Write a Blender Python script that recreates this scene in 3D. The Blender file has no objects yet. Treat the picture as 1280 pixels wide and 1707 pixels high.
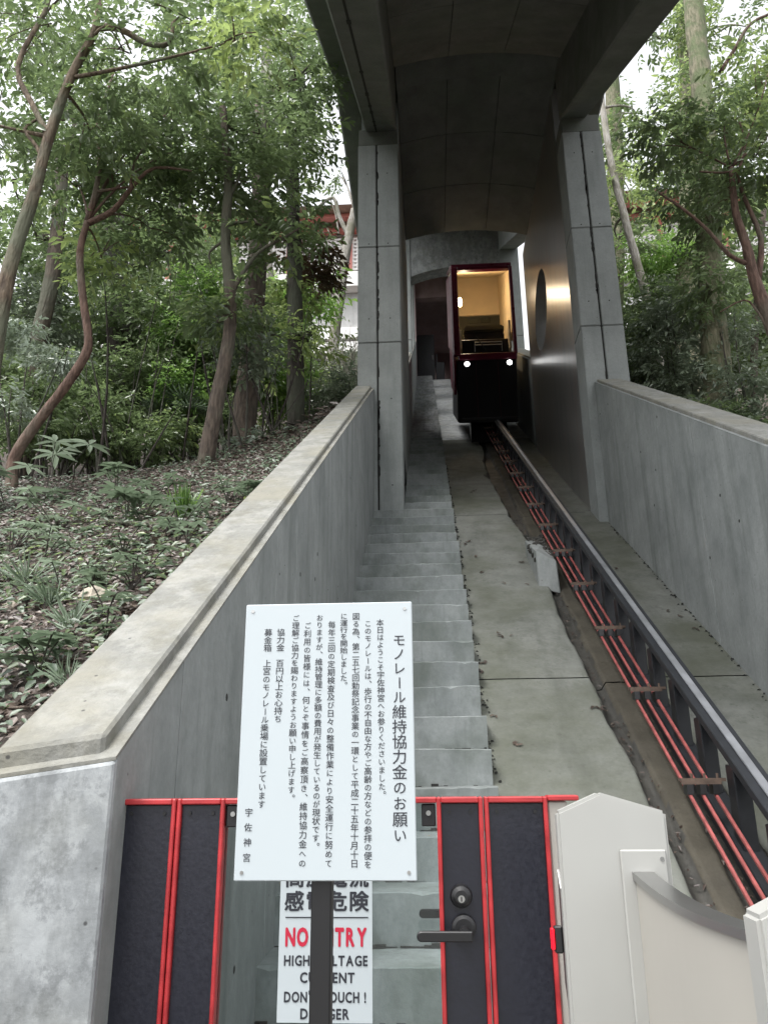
import bpy, bmesh, math, random
import numpy as np
from mathutils import Vector, Matrix
random.seed(7); rng = np.random.default_rng(11)
SC = bpy.context.scene; COL = SC.collection

# ------------------------------------------------------------------ camera, sky, sun, exposure
EYE = 1.55
R = ((0.99806, 0.02685, 0.05615), (0.06172, -0.30992, -0.94876), (-0.00807, 0.95038, -0.31098))
F = 1310.0
cam = bpy.data.cameras.new('camera'); cam.sensor_fit = 'VERTICAL'; cam.sensor_height = 24
cam.lens = 24 * F / 1707; cam.clip_start = 0.05; cam.clip_end = 600
camo = bpy.data.objects.new('camera', cam); COL.objects.link(camo)
camo.matrix_world = Matrix(((*R[0], 0), (*R[1], 0), (*R[2], EYE), (0, 0, 0, 1)))
SC.camera = camo
world = bpy.data.worlds.new('World'); SC.world = world; world.use_nodes = True
wn = world.node_tree.nodes; wl = world.node_tree.links
sky = wn.new('ShaderNodeTexSky'); sky.sky_type = 'NISHITA'; sky.sun_disc = False
sky.sun_elevation = math.radians(66); sky.sun_rotation = math.radians(215)
sky.air_density = 1.0; sky.dust_density = 3.0
hs = wn.new('ShaderNodeHueSaturation'); hs.inputs['Saturation'].default_value = 0.12
wl.new(sky.outputs[0], hs.inputs['Color']); wl.new(hs.outputs[0], wn['Background'].inputs[0])
wn['Background'].inputs[1].default_value = 0.15
sun = bpy.data.lights.new('sun', 'SUN'); sun.energy = 0.9; sun.angle = math.radians(25); sun.color = (1, .97, .93)
suno = bpy.data.objects.new('sun', sun); COL.objects.link(suno)
suno.rotation_euler = (math.radians(24), 0, math.radians(-50))
SC.view_settings.view_transform = 'Standard'; SC.view_settings.look = 'None'
SC.view_settings.exposure = 1.62; SC.view_settings.gamma = 1; SC.view_settings.use_curve_mapping = False
SC.cycles.max_bounces = 8; SC.cycles.diffuse_bounces = 4; SC.cycles.transparent_max_bounces = 8

S = 0.62296                 # slope of the incline
HN, HR = 2.566, 2.75        # nosing plane and ramp plane, below the eye plane of the same slope
def inc(x, Y, H): return Vector((x, Y, EYE + S*Y - H))
def at(px, py, Y):          # point seen at a photo pixel, at distance Y
    c = (px-640, -(py-853.5), -F)
    r = [sum(R[i][k]*c[k] for k in range(3)) for i in range(3)]
    t = Y / r[1]
    return Vector((r[0]*t, Y, EYE + r[2]*t))

# ------------------------------------------------------------------ materials
def nt(name):
    m = bpy.data.materials.new(name); m.use_nodes = True
    n = m.node_tree.nodes; return m, n, m.node_tree.links, n['Principled BSDF']
def simple(name, col, rough=.5, metal=0, noise=0.0, scale=8, bump=0, spec=.5):
    m, n, l, b = nt(name)
    b.inputs['Base Color'].default_value = (*col, 1); b.inputs['Roughness'].default_value = rough
    b.inputs['Metallic'].default_value = metal; b.inputs['Specular IOR Level'].default_value = spec
    if noise or bump:
        g = n.new('ShaderNodeNewGeometry'); t = n.new('ShaderNodeTexNoise')
        t.inputs['Scale'].default_value = scale; t.inputs['Detail'].default_value = 6
        l.new(g.outputs['Position'], t.inputs['Vector'])
        if noise:
            r = n.new('ShaderNodeMapRange'); r.inputs[1].default_value = .3; r.inputs[2].default_value = .7
            r.inputs[3].default_value = 1-noise; r.inputs[4].default_value = 1+noise*.6
            l.new(t.outputs[0], r.inputs[0])
            v = n.new('ShaderNodeVectorMath'); v.operation = 'SCALE'; v.inputs[0].default_value = col
            l.new(r.outputs[0], v.inputs['Scale']); l.new(v.outputs[0], b.inputs['Base Color'])
            r2 = n.new('ShaderNodeMapRange'); r2.inputs[3].default_value = max(.05, rough-.12); r2.inputs[4].default_value = min(1, rough+.15)
            l.new(t.outputs[0], r2.inputs[0]); l.new(r2.outputs[0], b.inputs['Roughness'])
        if bump:
            bp = n.new('ShaderNodeBump'); bp.inputs['Strength'].default_value = bump; bp.inputs['Distance'].default_value = .01
            l.new(t.outputs[0], bp.inputs['Height']); l.new(bp.outputs[0], b.inputs['Normal'])
    return m
def concrete(name, c1, c2, stain=(.12, .13, .11), stain_amt=.5, streak=(5, 5, .35), pits=True, rough=.85, moss=None, moss_amt=.5, mscale=1.6, bump=.25, mott=0):
    """cast concrete: cloudy tone, vertical water streaks, air holes, blotches"""
    m, n, l, b = nt(name)
    g = n.new('ShaderNodeNewGeometry').outputs['Position']
    def tex(scale, detail=6, vec=None, rough_=.6):
        t = n.new('ShaderNodeTexNoise'); t.inputs['Scale'].default_value = scale; t.inputs['Detail'].default_value = detail
        t.inputs['Roughness'].default_value = rough_
        if vec is None: l.new(g, t.inputs['Vector'])
        else:
            mp = n.new('ShaderNodeMapping'); mp.inputs['Scale'].default_value = vec; l.new(g, mp.inputs[0]); l.new(mp.outputs[0], t.inputs['Vector'])
        return t.outputs[0]
    def rng_(src, a, b_, c, d):
        r = n.new('ShaderNodeMapRange'); 
        for i, v in enumerate((a, b_, c, d)): r.inputs[i+1].default_value = v
        l.new(src, r.inputs[0]); return r.outputs[0]
    def mix(fac, a, b_):
        x = n.new('ShaderNodeMix'); x.data_type = 'RGBA'; l.new(fac, x.inputs[0])
        for i, v in ((6, a), (7, b_)):
            if isinstance(v, tuple): x.inputs[i].default_value = (*v, 1)
            else: l.new(v, x.inputs[i])
        return x.outputs[2]
    c = mix(rng_(tex(2.3), .32, .68, 0, 1), c1, c2)
    if mott:
        c = mix(rng_(tex(7, 9, (1, 1, .6), .7), .46, .56, 0, mott), c, tuple(min(.9, v*1.28) for v in c2))
        c = mix(rng_(tex(13, 8, (1, 1, .8), .75), .53, .62, 0, mott*.8), c, tuple(v*.66 for v in c1))
    c = mix(rng_(tex(1, 5, streak), .52, .75, 0, stain_amt), c, stain)
    c = mix(rng_(tex(9, 8, (1, 1, .4)), .55, .8, 0, stain_amt*.7), c, stain)
    c = mix(rng_(tex(1, 4, (22, 22, .7)), .6, .8, 0, stain_amt*.8), c, stain)
    c = mix(rng_(tex(1, 3, (.9, .9, 4.5)), .6, .75, 0, stain_amt*.35), c, stain)
    if moss: c = mix(rng_(tex(mscale, 7), .45, .62, 0, moss_amt), c, moss)
    c = mix(rng_(tex(45, 3), .35, .75, 0, .22), c, tuple(v*.6 for v in c1))
    if pits:
        v = n.new('ShaderNodeTexVoronoi'); v.inputs['Scale'].default_value = 11; l.new(g, v.inputs['Vector'])
        p = rng_(v.outputs['Distance'], .035, .06, .8, 0); c = mix(p, c, (.03, .03, .03))
    l.new(c, b.inputs['Base Color'])
    l.new(rng_(tex(5), .3, .7, rough-.15, min(1, rough+.1)), b.inputs['Roughness'])
    bp = n.new('ShaderNodeBump'); bp.inputs['Strength'].default_value = bump; bp.inputs['Distance'].default_value = .008
    l.new(tex(38, 8), bp.inputs['Height']); l.new(bp.outputs[0], b.inputs['Normal'])
    return m
M = {}
M['wall'] = concrete('cast_concrete', mott=.22, c1=(.20, .216, .211), c2=(.29, .305, .298), stain=(.10, .115, .105), stain_amt=.6)
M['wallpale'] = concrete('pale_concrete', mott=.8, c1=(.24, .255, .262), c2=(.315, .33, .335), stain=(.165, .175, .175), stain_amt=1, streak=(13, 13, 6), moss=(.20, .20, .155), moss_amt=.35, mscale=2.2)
M['coping'] = concrete('lichen_concrete', bump=.7, mott=.55, c1=(.17, .172, .158), c2=(.235, .235, .215), stain=(.12, .115, .085), stain_amt=.75, streak=(9, 7, 7), moss=(.215, .205, .16), moss_amt=.7, mscale=2.6)
M['column'] = concrete('column_concrete', (.24, .26, .255), (.32, .34, .335), stain=(.15, .17, .16), stain_amt=.5, streak=(6, 6, .6))
M['step'] = concrete('step_concrete', mott=.3, c1=(.185, .205, .203), c2=(.26, .28, .275), stain=(.085, .10, .09), stain_amt=.7, streak=(4.5, 2.5, 2.5), pits=False, moss=(.12, .14, .12), moss_amt=.5, mscale=2.5)
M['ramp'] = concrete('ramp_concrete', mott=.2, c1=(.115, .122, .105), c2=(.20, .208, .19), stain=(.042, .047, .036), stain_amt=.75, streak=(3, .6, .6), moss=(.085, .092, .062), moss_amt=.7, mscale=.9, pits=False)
M['trough'] = concrete('wet_mortar', (.028, .028, .025), (.062, .059, .050), stain=(.012, .012, .010), stain_amt=.6, streak=(4, 1, 1), pits=False, rough=.7, bump=.6)
M['mortar'] = concrete('dry_mortar', (.045, .040, .029), (.085, .076, .056), stain=(.04, .035, .028), stain_amt=.6, streak=(5, 2, 2), pits=False, bump=.6)
M['roof'] = concrete('roof_concrete', (.12, .125, .117), (.18, .185, .175), stain=(.09, .10, .09), stain_amt=.6, streak=(2, 1, 2), moss=(.13, .16, .12), moss_amt=.4)
M['dark_joint'] = simple('joint_dirt', (.02, .02, .018), .9)
M['pinkwall'] = concrete('station_wall', (.26, .19, .19), (.34, .26, .26), stain_amt=.35)
M['floor'] = concrete('paving_concrete', (.25, .25, .235), (.34, .34, .32), stain_amt=.5, streak=(2, 2, 2))
M['blacksteel'] = simple('black_painted_steel', (.012, .013, .016), .42, .0, .25, 20, .1)
M['railtop'] = simple('worn_rail_steel', (.40, .41, .44), .32, .7, .3, 5, 0)
M['railweb'] = simple('dark_rail_paint', (.009, .011, .015), .55, 0, .3, 14)
M['red_bar'] = simple('coral_insulator', (.30, .075, .070), .55, 0, .35, 18, .1)
M['rust'] = simple('dusty_bracket', (.12, .085, .065), .8, .2, .4, 30, .3)
M['gatered'] = simple('gate_red_paint', (.40, .028, .032), .4, 0, .28, 22, .06)
M['gateblack'] = simple('dark_laminate', (.011, .012, .020), .36, 0, .18, 120, .05)
M['sign'] = simple('sign_white', (.43, .475, .495), .35)
M['ink'] = simple('black_ink', (.02, .022, .03), .5)
M['redink'] = simple('red_ink', (.45, .01, .04), .5)
M['white'] = simple('white_powdercoat', (.33, .33, .312), .38, 0, .08, 3, .03)
M['cream'] = simple('cream_panel', (.36, .345, .31), .45, 0, .06, 4)
M['stainless'] = simple('brushed_stainless', (.42, .42, .41), .32, 1, .06, 3, 0)
M['blackplastic'] = simple('black_plastic', (.009, .009, .010), .42)
M['carred'] = simple('crimson_car_paint', (.09, .005, .02), .3, 0, .1, 10)
M['carblack'] = simple('black_car_panel', (.004, .004, .006), .35)
M['cabin'] = simple('beige_cabin_lining', (.60, .49, .31), .6, 0, .06, 5)
M['seat'] = simple('olive_seat', (.035, .035, .022), .8)
M['cabinet'] = simple('dark_grey_cabinet', (.03, .033, .036), .5)
M['whitewall'] = simple('white_plaster', (.75, .74, .72), .8, 0, .06, 2)
M['vermilion'] = simple('vermilion_paint', (.45, .15, .12), .5, 0, .1, 4)
M['cypress'] = simple('cypress_roof', (.30, .20, .155), .9, 0, .3, 3, .3)
M['greywall'] = concrete('far_concrete', (.36, .36, .35), (.46, .46, .45), stain_amt=.3, pits=False)
M['darkroom'] = simple('dark_opening', (.03, .022, .022), .6)
M['rock'] = simple('pale_rock', (.36, .32, .26), .9, 0, .3, 14, .5)
def emit(name, col, s):
    m, n, l, b = nt(name); b.inputs['Base Color'].default_value = (*col, 1)
    b.inputs['Emission Color'].default_value = (*col, 1); b.inputs['Emission Strength'].default_value = s; return m
M['headlight'] = emit('lit_headlight', (1, 1, .98), 4)
M['warmlamp'] = emit('lit_cabin_lamp', (1, .68, .36), 9)
M['redlamp'] = emit('lit_red_lamp', (1, .0, .012), .45)
def glassmat():
    m, n, l, b = nt('clear_glass'); o = n['Material Output']
    tr = n.new('ShaderNodeBsdfTransparent'); tr.inputs[0].default_value = (.86, .9, .9, 1)
    gl = n.new('ShaderNodeBsdfGlossy'); gl.inputs['Roughness'].default_value = .03
    fr = n.new('ShaderNodeFresnel'); fr.inputs[0].default_value = 1.45
    mx = n.new('ShaderNodeMixShader'); l.new(fr.outputs[0], mx.inputs[0]); l.new(tr.outputs[0], mx.inputs[1]); l.new(gl.outputs[0], mx.inputs[2])
    l.new(mx.outputs[0], o.inputs[0]); return m
M['glass'] = glassmat()
def polished():
    m, n, l, b = nt('polished_wall_panel')
    g = n.new('ShaderNodeNewGeometry').outputs[0]
    mp = n.new('ShaderNodeMapping'); mp.inputs['Scale'].default_value = (1, 2.2, .35); l.new(g, mp.inputs[0])
    t = n.new('ShaderNodeTexNoise'); t.inputs['Scale'].default_value = 2; t.inputs['Detail'].default_value = 7; l.new(mp.outputs[0], t.inputs[0])
    cr = n.new('ShaderNodeValToRGB'); e = cr.color_ramp.elements
    e[0].position = .3; e[0].color = (.15, .15, .145, 1); e[1].position = .72; e[1].color = (.20, .16, .145, 1)
    k = cr.color_ramp.elements.new(.52); k.color = (.21, .205, .195, 1)
    l.new(t.outputs[0], cr.inputs[0]); l.new(cr.outputs[0], b.inputs['Base Color'])
    b.inputs['Roughness'].default_value = .28; b.inputs['Specular IOR Level'].default_value = .7; b.inputs['Metallic'].default_value = .15
    return m
M['polished'] = polished()
def barkmat(name, c1, c2, c3, mscale=1.5):
    m, n, l, b = nt(name); g = n.new('ShaderNodeNewGeometry').outputs[0]
    mp = n.new('ShaderNodeMapping'); mp.inputs['Scale'].default_value = (20, 20, 5); l.new(g, mp.inputs[0])
    t = n.new('ShaderNodeTexNoise'); t.inputs['Scale'].default_value = 1.6; t.inputs['Detail'].default_value = 9; l.new(mp.outputs[0], t.inputs[0])
    cr = n.new('ShaderNodeValToRGB'); e = cr.color_ramp.elements
    e[0].position = .35; e[0].color = (*c1, 1); e[1].position = .65; e[1].color = (*c2, 1); l.new(t.outputs[0], cr.inputs[0])
    t2 = n.new('ShaderNodeTexNoise'); t2.inputs['Scale'].default_value = mscale; t2.inputs['Detail'].default_value = 8; l.new(g, t2.inputs[0])
    r = n.new('ShaderNodeMapRange'); r.inputs[1].default_value = .48; r.inputs[2].default_value = .6; l.new(t2.outputs[0], r.inputs[0])
    x = n.new('ShaderNodeMix'); x.data_type = 'RGBA'; l.new(r.outputs[0], x.inputs[0]); l.new(cr.outputs[0], x.inputs[6]); x.inputs[7].default_value = (*c3, 1)
    l.new(x.outputs[2], b.inputs['Base Color']); b.inputs['Roughness'].default_value = .9
    bp = n.new('ShaderNodeBump'); bp.inputs['Strength'].default_value = 1; bp.inputs['Distance'].default_value = .03
    l.new(t.outputs[0], bp.inputs['Height']); l.new(bp.outputs[0], b.inputs['Normal']); return m
M['bark_brown'] = barkmat('brown_bark', (.045, .034, .026), (.11, .085, .064), (.085, .085, .06))
M['bark_red'] = barkmat('reddish_bark', (.075, .045, .033), (.17, .105, .08), (.13, .105, .08))
M['bark_tan'] = barkmat('tan_bark', (.07, .05, .035), (.19, .145, .10), (.12, .125, .085))
M['bark_pale'] = barkmat('pale_bark', (.24, .22, .19), (.42, .40, .36), (.22, .21, .16), 3)
M['bark_dark'] = barkmat('dark_bark', (.025, .02, .016), (.06, .05, .042), (.06, .065, .045))
M['bark_moss'] = barkmat('mossy_bark', (.10, .11, .06), (.24, .22, .15), (.12, .15, .07), 4)
def leafmat(name, dark, light, rough=.42, trans=.3, hi=None):
    m, n, l, b = nt(name); o = n['Material Output']
    a = n.new('ShaderNodeAttribute'); a.attribute_name = 'tone'
    cr = n.new('ShaderNodeValToRGB'); e = cr.color_ramp.elements
    e[0].position = 0; e[0].color = (*dark, 1); e[1].position = .8; e[1].color = (*light, 1)
    k = cr.color_ramp.elements.new(1.0); k.color = (*(hi or light), 1)
    l.new(a.outputs['Fac'], cr.inputs[0]); l.new(cr.outputs[0], b.inputs['Base Color'])
    b.inputs['Roughness'].default_value = rough; b.inputs['Specular IOR Level'].default_value = .6
    b.inputs['Coat Weight'].default_value = .25; b.inputs['Coat Roughness'].default_value = .22
    t = n.new('ShaderNodeBsdfTranslucent'); l.new(cr.outputs[0], t.inputs[0])
    mx = n.new('ShaderNodeMixShader'); mx.inputs[0].default_value = trans
    l.new(b.outputs[0], mx.inputs[1]); l.new(t.outputs[0], mx.inputs[2]); l.new(mx.outputs[0], o.inputs[0]); return m
M['leaf'] = leafmat('evergreen_leaf', (.072, .105, .050), (.18, .25, .11), .32, .5, (.36, .46, .16))
M['leaf_bright'] = leafmat('young_leaf', (.08, .15, .04), (.17, .30, .08), .4, .5, (.26, .42, .10))
M['leaf_grey'] = leafmat('greyish_leaf', (.10, .135, .085), (.23, .285, .19), .3, .3, (.32, .38, .31))
M['leaf_red'] = leafmat('ruddy_leaf', (.05, .045, .03), (.15, .09, .05), .35, .3)
M['herb'] = leafmat('forest_floor_herb', (.065, .10, .062), (.18, .24, .155), .45, .35, (.34, .42, .31))
M['litter'] = leafmat('dead_leaf', (.035, .022, .017), (.165, .125, .098), .5, .15, (.30, .275, .24))
def soil():
    m, n, l, b = nt('forest_soil'); g = n.new('ShaderNodeNewGeometry').outputs[0]
    t = n.new('ShaderNodeTexNoise'); t.inputs['Scale'].default_value = 14; t.inputs['Detail'].default_value = 10; t.inputs['Roughness'].default_value = .7; l.new(g, t.inputs[0])
    cr = n.new('ShaderNodeValToRGB'); e = cr.color_ramp.elements
    e[0].position = .3; e[0].color = (.018, .013, .010, 1); e[1].position = .7; e[1].color = (.085, .066, .052, 1)
    l.new(t.outputs[0], cr.inputs[0]); l.new(cr.outputs[0], b.inputs['Base Color']); b.inputs['Roughness'].default_value = .95
    bp = n.new('ShaderNodeBump'); bp.inputs['Strength'].default_value = 1; bp.inputs['Distance'].default_value = .05
    l.new(t.outputs[0], bp.inputs['Height']); l.new(bp.outputs[0], b.inputs['Normal']); return m
M['soil'] = soil()

# ------------------------------------------------------------------ building blocks
def link(name, me, mat, parent=None, smooth=False):
    if mat is not None and not me.materials: me.materials.append(M[mat] if isinstance(mat, str) else mat)
    o = bpy.data.objects.new(name, me); COL.objects.link(o)
    if parent: o.parent = parent
    if smooth: me.polygons.foreach_set('use_smooth', [True]*len(me.polygons))
    return o
def empty(name, label, cat, group=None):
    o = bpy.data.objects.new(name, None); COL.objects.link(o); o.empty_display_size = .1
    return tag(o, label, cat, group)
def tag(o, label=None, cat=None, group=None, kind=None):
    if label: o['label'] = label
    if cat: o['category'] = cat
    if group: o['group'] = group
    if kind: o['kind'] = kind
    return o
def base(o, p):   # put the thing's origin at its base, parts stay where they are
    o.location = p
    for c in COL.objects:
        if c.parent == o: c.matrix_parent_inverse = Matrix.Translation(-Vector(p))
    return o
class MB:
    def __init__(s): s.v = []; s.f = []
    def hexa(s, c):          # 8 corners: bottom ring 0-3, top ring 4-7
        b = len(s.v); s.v += [tuple(p) for p in c]
        s.f += [tuple(b+i for i in q) for q in ((3,2,1,0),(4,5,6,7),(0,1,5,4),(1,2,6,5),(2,3,7,6),(3,0,4,7))]; return s
    def box(s, x0, x1, y0, y1, z0, z1):
        return s.hexa([(x0,y0,z0),(x1,y0,z0),(x1,y1,z0),(x0,y1,z0),(x0,y0,z1),(x1,y0,z1),(x1,y1,z1),(x0,y1,z1)])
    def ibox(s, x0, x1, y0, y1, Hb, Ht):   # vertical ends, top and bottom along the incline
        return s.hexa([inc(x0,y0,Hb),inc(x1,y0,Hb),inc(x1,y1,Hb),inc(x0,y1,Hb),inc(x0,y0,Ht),inc(x1,y0,Ht),inc(x1,y1,Ht),inc(x0,y1,Ht)])
    def skew(s, x0, x1, y0, y1, Hb, Ht, k):   # as ibox, front end running back by k per metre of x
        f = lambda x: y0 + k*(x-x0)
        return s.hexa([inc(x0,f(x0),Hb),inc(x1,f(x1),Hb),inc(x1,y1,Hb),inc(x0,y1,Hb),inc(x0,f(x0),Ht),inc(x1,f(x1),Ht),inc(x1,y1,Ht),inc(x0,y1,Ht)])
    def prism(s, ring, d):   # polygon extruded by vector d
        b = len(s.v); n = len(ring); d = Vector(d)
        s.v += [tuple(p) for p in ring] + [tuple(Vector(p)+d) for p in ring]
        s.f += [tuple(range(b+n-1, b-1, -1)), tuple(range(b+n, b+2*n))] + [(b+i, b+(i+1)%n, b+n+(i+1)%n, b+n+i) for i in range(n)]; return s
    def tube(s, pts, rad, seg=8, wob=0):
        pts = [Vector(p) for p in pts]; b = len(s.v); n = len(pts)
        if not hasattr(rad, '__len__'): rad = [rad]*n
        ref = Vector((1, 0, 0))
        for i, p in enumerate(pts):
            t = (pts[min(i+1, n-1)] - pts[max(i-1, 0)]).normalized()
            u = (ref - t*ref.dot(t))
            if u.length < .1: u = Vector((0, 1, 0)) - t*t.y
            u.normalize(); w = t.cross(u); ref = u
            for k in range(seg):
                a = 2*math.pi*k/seg; r = rad[i]*(1 + (random.uniform(-wob, wob) if wob else 0))
                s.v.append(tuple(p + u*math.cos(a)*r + w*math.sin(a)*r))
        for i in range(n-1):
            for k in range(seg):
                k2 = (k+1) % seg
                s.f.append((b+i*seg+k, b+i*seg+k2, b+(i+1)*seg+k2, b+(i+1)*seg+k))
        s.f += [tuple(b+k for k in range(seg-1, -1, -1)), tuple(b+(n-1)*seg+k for k in range(seg))]; return s
    def disc(s, c, axis, r, d, seg=20):
        c = Vector(c); return s.tube([c, c+Vector(axis)*d], r, seg)
    def mesh(s, name='m', bevel=0, bseg=1):
        me = bpy.data.meshes.new(name); me.from_pydata(s.v, [], s.f); me.update()
        bm = bmesh.new(); bm.from_mesh(me)
        if bevel: bmesh.ops.bevel(bm, geom=[e for e in bm.edges if len(e.link_faces) == 2 and e.calc_face_angle(0) > .5], offset=bevel, segments=bseg, affect='EDGES', clamp_overlap=True)
        bmesh.ops.recalc_face_normals(bm, faces=bm.faces)
        bm.to_mesh(me); bm.free(); return me
    def build(s, name, mat, parent=None, bevel=0, bseg=1, smooth=False):
        return link(name, s.mesh(name, bevel, bseg), mat, parent, smooth)
def grid_mesh(name, xs, ys, fz, mat, parent=None, smooth=True):
    X, Y = np.meshgrid(xs, ys); Z = fz(X, Y)
    v = np.stack([X, Y, Z], -1).reshape(-1, 3); nx, ny = len(xs), len(ys)
    i = np.arange(nx*ny).reshape(ny, nx)
    f = np.stack([i[:-1, :-1], i[:-1, 1:], i[1:, 1:], i[1:, :-1]], -1).reshape(-1, 4)
    me = bpy.data.meshes.new(name); me.from_pydata(v.tolist(), [], f.tolist()); me.update()
    return link(name, me, mat, parent, smooth)
_p = rng.uniform(0, 6.28, (24, 3)); _k = rng.normal(0, 1, (24, 2))
def vnoise(x, y, scale=1.0, n=24):
    r = 0
    for i in range(n):
        f = scale*(1+i*.35); r = r + np.sin((_k[i, 0]*x + _k[i, 1]*y)*f + _p[i, 0])/(1+i*.4)
    return r/4

# ------------------------------------------------------------------ ground
def sstep(a, b, t):
    t = np.clip((t-a)/(b-a), 0, 1); return t*t*(3-2*t)
def hill(x, y, side):
    d = (-.9 - x) if side < 0 else (x - 2.4)
    d = np.maximum(d, 0)
    H = 1.13 + .5*(1-np.exp(-d/1.6)) + (0 if side < 0 else .08)
    Yc = 6.5 + 4*np.exp(-d/.45)
    yy = np.minimum(y, Yc)
    z = EYE + S*yy - H + .13*np.clip(y-Yc, 0, 5) + .62*np.clip(y-Yc-5, 0, 24) + .02*np.clip(y-Yc-29, 0, 400)
    z = z + .05*vnoise(x, y, 1.1)*np.clip(d*2, .15, 1) + .25*vnoise(x, y, .15)*np.clip((y-8)/6, 0, 1)
    return np.maximum(z, .0 - .02*np.abs(x))
def cols(a, b, n, p): return a + (b-a)*np.linspace(0, 1, n)**p
ys = np.concatenate([np.linspace(-40, 0, 12)[:-1], np.linspace(0, 12, 130)[:-1], np.linspace(12, 40, 60)[:-1], np.linspace(40, 200, 14)])
tag(grid_mesh('hillside', cols(-.9, -120, 90, 3)[::-1], ys, lambda x, y: hill(x, y, -1), 'soil'), kind='structure')
tag(grid_mesh('hillside', cols(2.4, 120, 80, 3), ys, lambda x, y: hill(x, y, 1), 'soil'), kind='structure')
tag(grid_mesh('ground', np.linspace(-.9, 2.4, 4), np.array([34., 60, 120, 200]), lambda x, y: np.full_like(x, 19.), 'soil'), kind='structure')
g = MB().box(-.9, 2.4, -40, 1.66, -.3, 0).build('floor', 'floor'); tag(g, kind='structure')

# ------------------------------------------------------------------ stairs
st = tag(bpy.data.objects.new('stairs', None), kind='structure'); COL.objects.link(st)
st['label'] = 'long narrow flight of concrete steps beside the sloping ramp'
Z0, T = 3.977, .30
for i in range(-7, 79):
    Y = Z0 + i*T + random.uniform(-.004, .004)
    xa = -.64 if Y < 8.85 else -.288
    xb = .29 + random.uniform(-.008, .008)
    z = inc(0, Y, HN).z
    b = MB(); nx = 22; xs = np.linspace(xa, xb, nx)
    for x in xs:
        j = .004*math.sin(x*7+i) + random.uniform(-.0015, .0015); c_ = random.uniform(.004, .007) + (random.uniform(.004, .014) if random.random() < .10 else 0)
        w = .004*math.sin(x*5+i*2.1) + random.uniform(-.001, .001)
        b.v += [(x, Y+j, z-.25), (x, Y+j, z+w-c_), (x, Y+j+c_*.9, z+w), (x, Y+T+.28, z+w*.3), (x, Y+T+.28, z-.25)]
    for k in range(nx-1):
        for q in range(5): b.f.append((k*5+q, k*5+(q+1) % 5, (k+1)*5+(q+1) % 5, (k+1)*5+q))
    b.f += [(0, 1, 2, 3, 4), tuple((nx-1)*5+q for q in (4, 3, 2, 1, 0))]
    b.build('step', 'step' if i < 33 else 'wallpale', st)  # upper steps paler, standing in for the side light falling on them
dl = MB()
for i in range(-6, 79):
    Y = Z0 + i*T; z = inc(0, Y-T, HN).z; xa = -.638 if Y < 8.85 else -.286
    x = xa
    while x < .285:
        w_ = random.uniform(.01, .05); h_ = max(.002, random.gauss(.006, .005))
        if random.random() < .85: dl.box(x, min(x+w_, .287), Y-.007-h_*.6, Y+.006, z+.0005, z+h_)
        x += w_
tag(dl.build('riser_dirt', 'dark_joint', st), kind='stuff')
MB().ibox(-.64, .27, 1.7, 27.6, HN+1.2, HN+.25).build('stair_base', 'step', st)

# ------------------------------------------------------------------ ramp with the trough under the rail
rp = tag(bpy.data.objects.new('ramp', None), kind='structure'); COL.objects.link(rp)
rp['label'] = 'sloping concrete bed the rail runs on, stained green'
def rampH(x, y):
    n1 = .05*vnoise(y*1.0, y*0+3, 1.6) + .02*vnoise(x*3, y, 5)
    left = 1.03 + n1 - .04*sstep(6.9, 7.4, y) - .06*sstep(8.3, 9.2, y)*(1-sstep(12.2, 12.8, y)) + .05*sstep(3.5, 2.2, y)
    right = 1.42 + .04*vnoise(y, y*0+9, 2.2)
    tr = sstep(0, .04, x-left)*(1-sstep(0, .04, x-right))
    mr = np.clip(1 - np.abs(x-(1.19+.015*vnoise(y, y*0, 2)))/(.085+.03*vnoise(y, y*0+5, 3)), 0, 1)
    H = HR + .085*tr - .05*tr*np.minimum(1, mr*3) + .012*tr*vnoise(x, y, 9)
    return EYE + S*y - H + .003*vnoise(x, y, 1.5)
def slab(y0, y1):
    xs = np.concatenate([np.linspace(.27, .9, 12)[:-1], np.linspace(.7 if y0 > 7 else .9, 1.55, 44)[:-1] if False else np.linspace(.9, 1.55, 44)[:-1], np.linspace(1.55, 2.04, 8)])
    ysl = np.linspace(y0+.006, y1-.006, max(3, int((y1-y0)/.045)))
    o = grid_mesh('ramp_slab', xs, ysl, rampH, 'ramp' if y0 < 14 else 'wallpale', rp)  # upper slabs paler, the light on the bed put into their colour
    o.data.materials.append(M['trough']); o.data.materials.append(M['mortar'])
    mi = []
    for p in o.data.polygons:
        c = p.center; H = EYE + S*c.y - c.z
        k = 0
        if H > HR + .012: k = 1
        if k == 1 and H < HR + .052 and 1.06 < c.x < 1.32: k = 2
        mi.append(k)
    o.data.polygons.foreach_set('material_index', mi)
jo = [1.66, 2.6, 5.31, 9.08, 11.6, 14.2, 17, 20, 23, 27.4]
for a, b in zip(jo[:-1], jo[1:]): slab(a, b)
MB().ibox(.27, 2.04, 1.66, 27.4, HR+.6, HR+.11).build('joint_bed', 'dark_joint', rp)

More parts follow.
